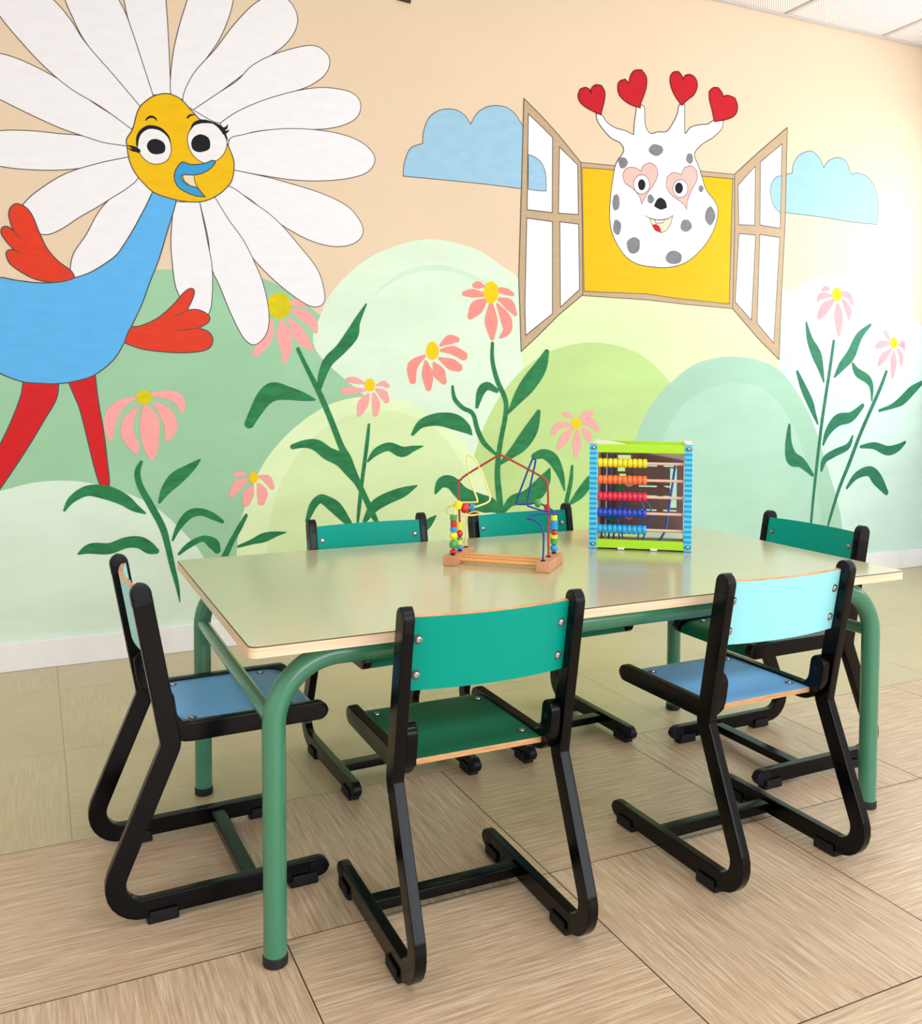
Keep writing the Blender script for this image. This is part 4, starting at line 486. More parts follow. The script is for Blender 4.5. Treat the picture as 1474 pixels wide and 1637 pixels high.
{'t': 'r', 'par': 'fl9', 'name': 'petal', 'col': 'petal_pale', 'ribs': [[[3851.4, 1095.8, 7.8], [3801.2, 1058.6, 21.4], [3768.5, 1021.9, 11.6]]]},
{'t': 'r', 'par': 'fl9', 'name': 'petal', 'col': 'petal_pale', 'ribs': [[[3869.0, 1084.0, 7.8], [3870.8, 1031.3, 21.6], [3864.1, 958.1, 5.9]]]},
{'t': 'r', 'par': 'fl9', 'name': 'petal', 'col': 'petal_pale', 'ribs': [[[3897.4, 1096.7, 7.9], [3921.7, 1064.5, 15.8], [3923.0, 1027.9, 9.9]]]},
{'t': 'r', 'par': 'fl9', 'name': 'petal', 'col': 'petal_pale', 'ribs': [[[3902.4, 1119.5, 7.9], [3931.2, 1125.9, 17.8], [3943.8, 1097.6, 7.9]]]},
{'t': 'r', 'par': None, 'name': 'painted_stem', 'col': 'leaf', 'label': 'green painted stem with leaves left of the table, under the olive centred flower', 'ribs': [[[325.6, 654.4, 5.5], [313.3, 620.7, 9.4], [320.8, 574.9, 10.0], [352.5, 510.4, 11.2], [389.9, 433.4, 11.3], [405.7, 374.5, 10.2], [421.5, 297.7, 9.1], [437.4, 226.3, 6.3], [445.2, 169.9, 1.7]]], 'key': 'p1'},
{'t': 'r', 'par': 'p1', 'name': 'leaf', 'col': 'leaf', 'ribs': [[[87.4, 505.0, 4.2], [110.8, 539.7, 11.7], [157.2, 565.3, 17.2], [214.3, 557.0, 22.8], [266.7, 531.9, 19.8], [303.7, 501.6, 13.3], [335.8, 481.5, 3.3]]]},
{'t': 'r', 'par': 'p1', 'name': 'leaf', 'col': 'leaf', 'ribs': [[[382.6, 515.8, 4.5], [402.3, 554.0, 15.8], [436.0, 593.0, 23.8], [481.1, 626.1, 16.0], [515.3, 654.0, 4.6]]]},
{'t': 'r', 'par': 'p1', 'name': 'leaf', 'col': 'leaf', 'ribs': [[[128.4, 360.6, 4.3], [164.7, 374.7, 17.3], [222.1, 370.5, 18.6], [275.4, 386.5, 18.7], [318.3, 383.5, 20.0], [350.6, 361.1, 19.0], [369.6, 351.1, 10.1]]]},
{'t': 'r', 'par': 'p1', 'name': 'leaf', 'col': 'leaf', 'ribs': [[[423.6, 383.7, 3.4], [445.3, 430.0, 10.3], [479.4, 468.8, 14.9], [519.2, 475.3, 12.7], [559.1, 458.3, 11.7], [590.7, 437.5, 5.9]]]},
{'t': 'r', 'par': 'p1', 'name': 'leaf', 'col': 'leaf', 'ribs': [[[444.3, 335.6, 4.6], [478.3, 363.5, 10.3], [523.9, 382.7, 10.4], [558.2, 363.7, 18.7], [572.4, 339.0, 11.7]]]},
{'t': 'r', 'par': None, 'name': 'painted_stem', 'col': 'leaf', 'label': 'short green painted stem slanting behind the far left table corner', 'ribs': [[[673.1, 454.7, 6.0], [652.1, 417.0, 8.9], [622.2, 365.2, 9.5], [598.4, 316.2, 10.6], [580.5, 278.9, 9.4]]], 'key': 'p2'},
{'t': 'r', 'par': 'p2', 'name': 'leaf', 'col': 'leaf', 'ribs': [[[645.6, 346.8, 4.8], [693.2, 360.2, 9.6], [735.4, 372.4, 16.9], [778.0, 381.7, 9.8], [814.8, 385.4, 1.8]]]},
{'t': 'r', 'par': None, 'name': 'painted_stem', 'col': 'leaf', 'label': 'long green painted stem slanting down behind the left rear chair', 'ribs': [[[862.1, 1040.8, 6.9], [889.3, 983.9, 7.6], [936.3, 891.9, 10.0], [977.9, 798.6, 10.7], [1020.0, 692.3, 12.0], [1044.4, 644.4, 15.7], [1068.9, 584.3, 14.6], [1106.1, 511.2, 11.0], [1143.7, 431.2, 11.1], [1169.0, 381.4, 5.0]]], 'key': 'p3'},
{'t': 'r', 'par': 'p3', 'name': 'leaf', 'col': 'leaf', 'ribs': [[[1119.0, 1210.6, 3.0], [1082.9, 1144.8, 13.2], [1064.3, 1097.4, 24.0], [1021.3, 1043.8, 20.3], [972.7, 996.5, 18.9], [948.5, 938.3, 14.1], [939.3, 891.9, 5.9]]]},
{'t': 'r', 'par': 'p3', 'name': 'leaf', 'col': 'leaf', 'ribs': [[[921.2, 860.1, 4.7], [876.9, 871.8, 16.3], [824.4, 883.3, 24.2], [772.6, 889.0, 33.1], [738.2, 863.6, 28.3], [709.6, 818.7, 21.4], [686.8, 776.7, 16.8]]]},
{'t': 'r', 'par': 'p3', 'name': 'leaf', 'col': 'leaf', 'ribs': [[[840.7, 692.2, 9.3], [887.8, 701.4, 14.6], [929.4, 694.6, 21.2], [971.3, 664.2, 23.8], [1019.8, 639.3, 25.2], [1056.6, 596.6, 21.8], [1081.3, 554.1, 11.0]]]},
{'t': 'r', 'par': 'p3', 'name': 'leaf', 'col': 'leaf', 'ribs': [[[1049.8, 403.9, 12.1], [1000.8, 463.0, 22.8], [958.5, 494.7, 17.9], [937.4, 498.7, 15.4], [913.3, 473.6, 14.2], [892.2, 422.2, 7.1]]]},
{'t': 'r', 'par': 'p3', 'name': 'leaf', 'col': 'leaf', 'ribs': [[[1112.1, 409.0, 8.6], [1150.1, 461.0, 21.0], [1201.1, 488.5, 22.4], [1265.8, 509.7, 18.9], [1321.5, 531.7, 2.5]]]},
{'t': 'r', 'par': 'p3', 'name': 'leaf', 'col': 'leaf', 'ribs': [[[1341.5, 352.0, 10.3], [1368.1, 384.4, 16.7], [1398.3, 410.5, 3.9]]]},
{'t': 'r', 'par': None, 'name': 'painted_stem', 'col': 'leaf', 'label': 'thin upright green painted stem crossing the long slanted one', 'ribs': [[[1128.7, 767.0, 4.9], [1122.3, 707.6, 7.3], [1112.7, 636.3, 7.3], [1099.9, 547.3, 7.3], [1090.4, 464.2, 7.3], [1084.0, 404.8, 4.9]]], 'key': 'p4'},
{'t': 'r', 'par': 'p4', 'name': 'leaf', 'col': 'leaf', 'ribs': [[[1124.0, 630.0, 3.7], [1156.8, 664.9, 13.6], [1207.8, 682.7, 16.2], [1259.3, 662.0, 20.1], [1305.0, 672.9, 11.4], [1344.6, 681.1, 2.6]]]},
{'t': 'r', 'par': None, 'name': 'painted_stem', 'col': 'leaf', 'label': 'tall curving green painted stem with two branches behind the bead maze', 'ribs': [[[1640.9, 1078.4, 6.8], [1641.3, 1008.9, 8.9], [1663.4, 931.6, 10.3], [1700.5, 853.6, 10.4], [1699.3, 788.5, 10.4], [1682.8, 710.4, 10.4], [1670.7, 639.0, 11.1], [1665.2, 560.8, 12.5], [1672.9, 481.9, 13.9], [1682.1, 409.2, 12.6], [1688.3, 356.2, 8.4]], [[1468.9, 908.5, 5.3], [1478.1, 861.0, 8.7], [1513.3, 825.8, 8.7], [1555.9, 803.0, 8.8], [1577.5, 738.4, 10.2], [1606.5, 686.2, 10.3], [1661.2, 639.2, 5.5]]], 'key': 'p5'},
{'t': 'r', 'par': 'p5', 'name': 'leaf', 'col': 'leaf', 'ribs': [[[1887.0, 1048.7, 11.4], [1856.9, 985.4, 29.9], [1804.3, 919.0, 33.9], [1759.7, 866.5, 23.8], [1711.8, 801.4, 3.5]]]},
{'t': 'r', 'par': 'p5', 'name': 'leaf', 'col': 'leaf', 'ribs': [[[1850.6, 806.5, 10.0], [1820.6, 740.7, 29.8], [1775.8, 682.1, 31.0], [1731.2, 643.8, 19.6], [1672.4, 599.7, 5.5]]]},
{'t': 'r', 'par': 'p5', 'name': 'leaf', 'col': 'leaf', 'ribs': [[[1660.0, 892.7, 9.6], [1620.0, 910.7, 16.4], [1591.3, 889.5, 17.7], [1573.6, 828.5, 6.8]]]},
{'t': 'r', 'par': 'p5', 'name': 'leaf', 'col': 'leaf', 'ribs': [[[1303.7, 727.8, 6.5], [1340.7, 767.7, 16.9], [1408.9, 782.5, 25.1], [1478.3, 772.0, 30.7], [1527.7, 745.7, 20.2], [1551.9, 720.9, 3.4]]]},
{'t': 'r', 'par': 'p5', 'name': 'leaf', 'col': 'leaf', 'ribs': [[[1399.0, 501.3, 6.6], [1423.1, 538.3, 21.3], [1464.9, 536.6, 25.4], [1514.3, 489.5, 28.4], [1585.8, 453.6, 34.2], [1636.6, 437.9, 30.4], [1665.9, 413.4, 8.3]]]},
{'t': 'r', 'par': 'p5', 'name': 'leaf', 'col': 'leaf', 'ribs': [[[1695.4, 415.1, 9.8], [1732.3, 452.7, 21.1], [1792.2, 462.9, 28.4], [1845.3, 487.1, 37.3], [1883.3, 532.3, 27.4], [1904.6, 575.1, 3.6]]]},
{'t': 'r', 'par': 'p5', 'name': 'leaf', 'col': 'leaf', 'ribs': [[[1832.8, 627.5, 14.3], [1874.8, 636.3, 20.1], [1921.3, 611.4, 24.6], [1956.9, 549.5, 16.1], [1975.6, 484.4, 3.7]]]},
{'t': 'r', 'par': None, 'name': 'painted_stem', 'col': 'leaf', 'label': 'short green painted stem just left of the abacus', 'ribs': [[[2011.8, 581.4, 5.9], [2004.5, 513.7, 9.6], [1985.5, 433.0, 10.3], [1978.2, 365.4, 8.8]]], 'key': 'p7'},
{'t': 'r', 'par': 'p7', 'name': 'leaf', 'col': 'leaf', 'ribs': [[[2005.3, 428.6, 7.4], [2048.8, 464.0, 20.8], [2096.5, 516.7, 20.9], [2120.4, 550.1, 3.8]]]},
{'t': 'r', 'par': None, 'name': 'painted_stem', 'col': 'leaf_blue', 'label': 'thin upright painted stem with five leaves at the right end', 'ribs': [[[3463.6, 1127.5, 8.3], [3441.0, 986.7, 9.2], [3404.4, 783.8, 9.2], [3382.3, 627.9, 9.2], [3356.5, 417.5, 8.3], [3342.4, 277.1, 7.3], [3335.9, 206.9, 5.5]]], 'key': 'p8'},
{'t': 'r', 'par': 'p8', 'name': 'leaf', 'col': 'leaf_blue', 'ribs': [[[3286.5, 1211.5, 4.5], [3311.3, 1131.7, 18.0], [3354.7, 1063.2, 29.0], [3382.5, 1001.7, 18.2], [3405.5, 933.5, 3.7]]]},
{'t': 'r', 'par': 'p8', 'name': 'leaf', 'col': 'leaf_blue', 'ribs': [[[3704.0, 1212.7, 6.7], [3630.5, 1155.0, 20.8], [3578.5, 1067.0, 28.2], [3520.5, 1011.0, 22.4], [3473.8, 957.2, 4.6]]]},
{'t': 'r', 'par': 'p8', 'name': 'leaf', 'col': 'leaf_blue', 'ribs': [[[3236.2, 981.0, 7.1], [3275.9, 908.3, 18.0], [3319.1, 838.8, 19.9], [3346.6, 784.4, 12.7], [3372.0, 735.8, 4.6]]]},
{'t': 'r', 'par': 'p8', 'name': 'leaf', 'col': 'leaf_blue', 'ribs': [[[3663.0, 819.5, 11.5], [3587.6, 765.9, 24.6], [3501.2, 751.2, 29.8], [3438.6, 697.1, 18.5], [3408.5, 635.0, 5.5]]]},
{'t': 'r', 'par': 'p8', 'name': 'leaf', 'col': 'leaf_blue', 'ribs': [[[3193.6, 732.4, 7.1], [3190.7, 648.1, 19.6], [3212.7, 578.4, 34.0], [3274.9, 553.2, 23.5], [3343.9, 494.7, 9.1]]]},
{'t': 'r', 'par': 'p8', 'name': 'leaf', 'col': 'leaf_blue', 'ribs': [[[3601.3, 674.1, 4.7], [3570.0, 623.1, 15.1], [3484.3, 593.7, 18.7], [3421.1, 564.1, 16.6], [3401.3, 513.7, 7.4]]]},
{'t': 'r', 'par': None, 'name': 'painted_stem', 'col': 'leaf_blue', 'label': 'thin slanted painted stem with four leaves nearest the right wall', 'ribs': [[[3820.7, 986.1, 8.8], [3783.5, 909.2, 10.7], [3708.8, 780.6, 10.6], [3645.5, 669.2, 10.5], [3583.3, 542.9, 10.4], [3521.5, 425.8, 9.4], [3471.1, 301.2, 8.4], [3446.3, 231.3, 5.6]]], 'key': 'p9'},
{'t': 'r', 'par': 'p9', 'name': 'leaf', 'col': 'leaf_blue', 'ribs': [[[3590.7, 1023.7, 6.6], [3624.9, 980.4, 20.8], [3692.3, 949.0, 21.1], [3721.5, 909.1, 12.5], [3725.8, 843.2, 3.9]]]},
{'t': 'r', 'par': 'p9', 'name': 'leaf', 'col': 'leaf_blue', 'ribs': [[[4077.2, 934.5, 10.1], [4003.9, 893.0, 24.1], [3935.2, 843.8, 23.8], [3866.6, 815.6, 12.8], [3778.2, 794.4, 6.8]]]},
{'t': 'r', 'par': 'p9', 'name': 'leaf', 'col': 'leaf_blue', 'ribs': [[[3658.1, 619.2, 7.7], [3747.5, 622.6, 17.5], [3839.5, 595.7, 23.6], [3908.4, 606.2, 19.9], [3963.6, 633.6, 8.0]]]},
{'t': 'r', 'par': 'p9', 'name': 'leaf', 'col': 'leaf_blue', 'ribs': [[[3570.5, 422.0, 6.6], [3629.3, 477.2, 17.2], [3717.8, 498.0, 25.2], [3775.6, 455.2, 33.2], [3840.7, 387.0, 13.8]]]}
]
def turning(P, i):
    a = Vector(P[i]) - Vector(P[i - 1]); b = Vector(P[(i + 1) % len(P)]) - Vector(P[i])
    if a.length < 1e-6 or b.length < 1e-6: return 0
    return math.degrees(a.angle(b))
def contour(pts, sm):
    if sm == 0: return [tuple(q) for q in pts]
    lim = {1: 75, 2: 48}[sm]
    cor = {i for i in range(len(pts)) if turning(pts, i) > lim}
    return catmull([tuple(q) for q in pts], 6, True, cor)
def flatpoly(bm, P, y, mi=0):
    vs = [bm.verts.new((x, y, z)) for x, z in P]
    f = bm.faces.new(vs); f.material_index = mi
    f.normal_update()
    if f.normal.y > 0: f.normal_flip()
    bmesh.ops.triangulate(bm, faces=[f], ngon_method='EAR_CLIP')
def outline(bm, P, w, y, mi):
    N = len(P); V = [Vector(q) for q in P]; L = []
    for i in range(N):
        a = (V[i] - V[i - 1]); b = (V[(i + 1) % N] - V[i])
        if a.length < 1e-7: a = b
        if b.length < 1e-7: b = a
        a.normalize(); b.normalize(); n = Vector((-a.y - b.y, a.x + b.x))
        if n.length < .2: n = Vector((-a.y, a.x))
        n.normalize(); k = w / max(.45, n.dot(Vector((-a.y, a.x))))
        L.append((bm.verts.new((V[i].x + n.x * k, y, V[i].y + n.y * k)), bm.verts.new((V[i].x - n.x * k, y, V[i].y - n.y * k))))
    for i in range(N):
        a, b = L[i], L[(i + 1) % N]
        try: bm.faces.new((a[0], a[1], b[1], b[0])).material_index = mi
        except ValueError: pass
def ribbon(bm, pts, y):
    Q = catmull([tuple(q) for q in pts], 5); V = [Vector(q[:2]) for q in Q]; W_ = [max(q[2], .0006) for q in Q]
    def T(i): return (V[min(i + 1, len(V) - 1)] - V[max(i - 1, 0)]).normalized()
    left, right = [], []
    for i in range(len(V)):
        t = T(i); n = Vector((-t.y, t.x)); left.append(V[i] + n * W_[i]); right.append(V[i] - n * W_[i])
    t0, t1 = T(0), T(len(V) - 1)
    rows = []
    for k in (3, 2, 1):
        a = PI / 2 * k / 3.4; c = V[0] - t0 * (W_[0] * math.sin(a)); n = Vector((-t0.y, t0.x)) * W_[0] * math.cos(a); rows.append((c + n, c - n))
    rows += list(zip(left, right))
    for k in (1, 2, 3):
        a = PI / 2 * k / 3.4; c = V[-1] + t1 * (W_[-1] * math.sin(a)); n = Vector((-t1.y, t1.x)) * W_[-1] * math.cos(a); rows.append((c + n, c - n))
    R = [(bm.verts.new((a.x, y, a.y)), bm.verts.new((b.x, y, b.y))) for a, b in rows]
    for a, b in zip(R, R[1:]):
        bm.faces.new((a[0], a[1], b[1], b[0]))
grp = None; order = []
for i, it in enumerate(MUR):
    g = it.get('key') if it['par'] is None and it.get('key') in ('bird', 'win', 'gir') else (it['par'] if it['par'] in ('bird', 'win', 'gir') else None)
    it['g'] = {'bird': 1000, 'win': 2000, 'gir': 3000}.get(g, None)
    it['i'] = i
first_bird = next(i for i, it in enumerate(MUR) if it.get('key') == 'bird')
def rank(it):
    if it['g']:
        lay = it.get('lay', 1.8 if it['g'] == 1000 else 2.0)
        return (it['g'], lay, it['i'])
    if it['i'] < first_bird: return (0, 0, it['i'])
    return (4000, 0, it['i'])
KEY = {}
mpar = {}
def shelf(it):
    q = rank(it)
    if q[0] == 4000: return (4000, {'painted_flower': 1, 'petal': 0, 'painted_stem': 2, 'leaf': 3}[it['name']], it['i'] % 5 if it['name'] == 'leaf' else (it['i'] if it['name'] == 'painted_stem' else 0))
    if q[0] in (2000, 3000): return (q[0], q[1], 0)
    if q[0] == 1000 and q[1] != .2: return (q[0], q[1], 0)
    return q
levels = {q: n for n, q in enumerate(sorted({shelf(it) for it in MUR}))}
rk = {it['i']: levels[shelf(it)] for it in MUR}
for it in MUR:
    y = Y1 - .0003 - rk[it['i']] * .000016
    bm = bmesh.new(); ms = [paint(it['col'])]
    if it['t'] == 'p':
        P = [(a / 1000, b / 1000) for a, b in contour(it['pts'], it['sm'])]
        flatpoly(bm, P, y)
        if it['ol']: outline(bm, P, it['ol'] * .00048, y - .000008, 1); ms.append(paint(it['olc']))
    elif it['t'] == 'm':
        for q in it['polys']:
            P = [(a / 1000, b / 1000) for a, b in contour(q['pts'], q['sm'])]
            flatpoly(bm, P, y)
            if it['ol']: outline(bm, P, it['ol'] * .00048, y - .000008, 1)
        ms.append(paint(it['olc']))
    else:
        for n_, q in enumerate(it['ribs']): ribbon(bm, [[c / 1000 for c in u] for u in q], y - n_ * .000006)
    bm.normal_update()
    for f in bm.faces:
        if f.normal.y > 0: f.normal_flip()
    me = bpy.data.meshes.new(it['name']); bm.to_mesh(me); bm.free()
    for x in ms: me.materials.append(x)
    o = bpy.data.objects.new(it['name'], me); COL.objects.link(o)
    if it['par'] is None: o.parent = wall_back
    else: o.parent = KEY[it['par']]
    if it.get('label'): o['label'] = it['label']
    if it.get('key'): KEY[it['key']] = o

# ------------------------------------------------------------------ small metal clip high on the wall
m_steel = mat('bright_steel', (190, 190, 192), .28, metal=.9)
m_dark = mat('dark_metal', (70, 62, 54), .45, metal=.5)
bm = bmesh.new(); box(bm, (0, -.003, 0), (.060, .006, .016), .002); box(bm, (0, -.012, -.004), (.050, .014, .004), .001); cyl(bm, (.015, -.006, .003), (.015, -.011, .003), .004, 10)
hk = obj('wall_clip', bm, m_dark, loc=(1.265, Y1, 2.334)); hk.rotation_euler = (0, math.radians(4), 0)
hk['label'] = 'small dark metal clip on the bare wall at the top edge of the photo'; hk['category'] = 'clip'

# ------------------------------------------------------------------ chairs
m_black = mat('black_lacquered_metal', (5, 5, 8), .19, spec=.2)
m_ring = mat('dark_steel_washer', (92, 92, 96), .4, metal=.7)
m_cap = mat('black_plastic_cap', (9, 12, 22), .4, spec=.25)
m_pad = mat('black_rubber_pad', (18, 19, 25), .6, spec=.3)
m_ply = mat('plywood_edge', (196, 138, 88), .5, c2=(228, 180, 128), scale=(30, 30, 160))
lam = {'teal_back': mat('lit_teal_laminate', (0, 160, 142), .42, spec=.15), 'green_seat': mat('shaded_green_laminate', (0, 114, 84), .42, spec=.2),  # light on the green back and shade on its seat put into their colours
       'aqua_back': mat('aqua_laminate', (158, 238, 248), .38, spec=.4), 'blue_seat': mat('blue_laminate', (118, 192, 255), .4, spec=.4)}
def screw(parent, loc, nrm, r=.0058):
    bm = bmesh.new(); M = Vector(nrm).to_track_quat('Z', 'Y').to_matrix().to_4x4()
    lathe(bm, [(r * 1.4, 0), (r * 1.4, .0007), (r * .98, .0010)], M, 16, mi=1)
    lathe(bm, [(r * .97, .0009), (r * .9, .0026), (r * .6, .0033), (r * .36, .0034), (r * .34, .0018)], M, 14)
    return obj('screw', bm, [m_steel, m_ring], parent, loc=loc)
def make_chair(label, back, seat, group):
    t = thing('school_chair', label, 'chair', group=group)
    w = .148
    for s in (-1, 1):
        x = s * w
        # one bent bar: floor runner, rear bend, raked leg, knee, back post
        path = [(x, .170, .027), (x, -.224, .027), (x, -.107, .300), (x, -.156, .579)]
        pts = fillet([Vector(q) for q in path], [.047, .03], 8)
        bm = bmesh.new(); bar(bm, pts, .017, .0096, bev=.0026)
        fr = obj('side_frame', bm, m_black, t)
        # plastic caps on the two ends
        d = (Vector(path[3]) - Vector(path[2])).normalized()
        bm = bmesh.new(); e = Vector(path[3]) + d * .0012; bar(bm, [e - d * .036, e - d * .02, e], .0173, .0100, rnd=(False, True), bev=.0045)
        obj('post_cap', bm, m_cap, fr)
        bm = bmesh.new(); bar(bm, [(x, .135, .027), (x, .15, .027), (x, .1712, .027)], .0173, .0100, rnd=(False, True), bev=.0045)
        obj('runner_cap', bm, m_cap, fr)
        for y0 in (-.150, .098):
            bm = bmesh.new(); box(bm, (x, y0 + .026, .006), (.024, .052, .012), .002)
            box(bm, (x + .0125, y0 + .026, .013), (.004, .046, .018), .0015); box(bm, (x - .0125, y0 + .026, .013), (.004, .046, .018), .0015)
            obj('foot_pad', bm, m_pad, fr)
        # seat rail: runs forward inside the post, curls up at the rear
        xs = s * (w - .0205)
        pts = fillet([Vector(q) for q in ((xs, .178, .310), (xs, -.106, .310), (xs, -.117, .389))], [.042], 8)
        bm = bmesh.new(); bar(bm, pts, .017, .0098, bev=.0032)
        rl = obj('seat_rail', bm, m_black, t)
        for z in (.322, .362):
            bm = bmesh.new(); cyl(bm, (xs - s * .0085, -.113, z), (xs - s * .0115, -.113, z), .0048, 12)
            obj('rail_bolt', bm, m_pad, rl)
    # crossbar
    bm = bmesh.new(); box(bm, (0, .030, .028), (2 * w - .018, .028, .020), .003)
    obj('crossbar', bm, m_black, t)
    # seat: plywood board with laminate faces and a rolled front edge
    hw = w - .0205 - .010
    th = .0095
    prof = [(-.098, .3215), (-.06, .3222), (.0, .3222), (.06, .3222), (.115, .3218), (.140, .3200), (.156, .3150), (.166, .3070), (.171, .2960)]
    prof = [tuple(q) for q in catmull(prof, 3)]
    def board(bm, pr, th, hx, upv, lam_i, ply_i, n=1, curve=None):
        rows = []
        for i, (a, b) in enumerate(pr):
            p, q = pr[max(i - 1, 0)], pr[min(i + 1, len(pr) - 1)]
            tx = Vector((q[0] - p[0], q[1] - p[1])).normalized(); nn = Vector((-tx.y, tx.x))
            rows.append((Vector((a, b)), nn))
        xs_ = [-hx + 2 * hx * k / n for k in range(n + 1)]
        def P(x, v): return bm.verts.new(Vector((x, v.x + (curve(x) if curve else 0), v.y)))
        T = [[P(x, c) for x in xs_] for c, nn in rows]; B = [[P(x, c - nn * th) for x in xs_] for c, nn in rows]
        for i in range(len(rows) - 1):
            for k in range(n):
                bm.faces.new((T[i][k], T[i][k + 1], T[i + 1][k + 1], T[i + 1][k])).material_index = lam_i
                bm.faces.new((B[i][k], B[i + 1][k], B[i + 1][k + 1], B[i][k + 1])).material_index = lam_i
            for k in (0, n): bm.faces.new((T[i][k], T[i + 1][k], B[i + 1][k], B[i][k])).material_index = ply_i
        for i in (0, len(rows) - 1):
            for k in range(n): bm.faces.new((T[i][k], T[i][k + 1], B[i][k + 1], B[i][k])).material_index = ply_i
    bm = bmesh.new(); board(bm, prof, th, hw, None, 0, 1)
    st = obj('seat', bm, [lam[seat], m_ply], t)
    for sx in (-1, 1):
        screw(st, (sx * (hw - .017), .112, .3220), (0, 0, 1)); screw(st, (sx * (hw - .017), -.062, .3222), (0, 0, 1))
    # backrest between the posts, bulging backwards in the middle
    hb = w - .0095
    def yl(z): return -.107 + (z - .300) / .279 * -.049
    cur = lambda x: -.017 * (1 - (x / hb) ** 2)
    pr = [(yl(z) + .003, z) for z in (.444, .470, .500, .530, .5625)]
    bm = bmesh.new(); board(bm, [(a, b) for a, b in pr], .009, hb, None, 0, 1, n=14, curve=cur)
    bk = obj('backrest', bm, [lam[back], m_ply], t)
    for sx in (-1, 1):
        for z in (.470, .527):
            x = sx * (hb - .014)
            screw(bk, (x, yl(z) + .003 + cur(x) + .0093, z + .0016), (0, 1, .17), .005)
            o = screw(bk, (x, yl(z) - .0003 + cur(x) + .003, z), (0, -1, -.17), .0055)
    return t
green_chair = make_chair('teal green school chair at the middle front, its back to the camera', 'teal_back', 'green_seat', 'green school chairs')
blue_chair = make_chair('school chair with pale aqua backrest and blue seat at the right front of the table', 'aqua_back', 'blue_seat', 'blue seated school chairs')
def put(o, label, loc, rz):
    o.location = loc; o.rotation_euler = (0, 0, rz); o['label'] = label
put(copy_tree(green_chair), 'green school chair at the right end of the table, facing left', (1.6322, 1.7079, 0), 1.5838)
put(copy_tree(green_chair), 'green school chair on the far side, left of the bead maze', (0.7702, 2.0392, 0), 3.1716)
put(copy_tree(green_chair), 'green school chair on the far side, directly behind the bead maze', (1.2181, 2.0523, 0), 3.1656)
put(copy_tree(blue_chair), 'blue seated school chair side on at the left end of the table', (0.3054, 1.7489, 0), -1.5360)
put(green_chair, 'teal green school chair at the middle front, its back to the camera', (0.6492, 1.4136, 0), -0.0075)
put(blue_chair, 'school chair with pale aqua backrest and blue seat at the right front of the table', (1.2534, 1.4126, 0), 0.0145)

# ------------------------------------------------------------------ table
m_lam = mat('olive_cream_laminate', (194, 192, 154), .2, .03, (3, 3, 3), coat=.35)
m_lamedge = mat('dark_laminate_edge', (84, 70, 48), .5)
m_edge = mat('birch_ply_edge', (232, 196, 156), .45, c2=(252, 228, 198), scale=(3, 3, 160))
m_green = mat('green_table_lacquer', (68, 136, 106), .25, coat=.3)
m_foot = mat('black_rubber_foot', (20, 24, 24), .55)
tb = thing('activity_table', 'long low children\'s table with olive cream top and green tube frame', 'table', (.979, 1.7235, 0))
OX, OY = .979, 1.7235
def rrect(x0, x1, y0, y1, r, n=6):
    P = []
    for cx, cy, a0 in ((x1 - r, y1 - r, 0), (x0 + r, y1 - r, 90), (x0 + r, y0 + r, 180), (x1 - r, y0 + r, 270)):
        for k in range(n + 1):
            a = math.radians(a0 + 90 * k / n); P.append((cx + r * math.cos(a) - OX, cy + r * math.sin(a) - OY))
    return P
bm = bmesh.new(); P = rrect(.285, 1.673, 1.347, 2.100, .014)
def shrink(P, d):
    c = Vector((0, 0)); sx = 1 - d / .694; sy = 1 - d / .3765
    return [(x * sx, y * sy) for x, y in P]
lv = [(P, .5035, 1), (P, .5194, 1), (shrink(P, .0003), .5196, 2), (shrink(P, .0004), .5207, 2), (shrink(P, .0014), .521, 0)]
rings = [[bm.verts.new((x, y, z)) for x, y in Q] for Q, z, _ in lv]
n = len(P)
for q in range(len(lv) - 1):
    for k in range(n): bm.faces.new((rings[q][k], rings[q][(k + 1) % n], rings[q + 1][(k + 1) % n], rings[q + 1][k])).material_index = 1 if q == 0 else 2
bm.faces.new(rings[-1]).material_index = 0; bm.faces.new(rings[0][::-1]).material_index = 1
obj('table_top', bm, [m_lam, m_edge, m_lamedge], tb, smooth=False)
for yy in (1.394, 2.058):
    bm = bmesh.new()
    pts = fillet([Vector((.332 - OX, yy - OY, .012)), Vector((.332 - OX, yy - OY, .4845)), Vector((1.628 - OX, yy - OY, .4845)), Vector((1.628 - OX, yy - OY, .012))], [.105, .105], 14)
    tube(bm, pts, .0186, 24)
    bow = obj('leg_bow', bm, m_green, tb)
    for xx in (.332, 1.628):
        bm = bmesh.new(); lathe(bm, [(.0175, 0), (.0198, .002), (.0200, .014), (.0188, .017)], Matrix.Translation((xx - OX, yy - OY, 0)), 24)
        obj('leg_foot', bm, m_foot, bow)
for xx in (.332, 1.628):
    bm = bmesh.new(); tube(bm, [(xx - OX, 1.405 - OY, .386), (xx - OX, 2.047 - OY, .386)], .0125, 18)
    obj('stretcher', bm, m_green, tb)

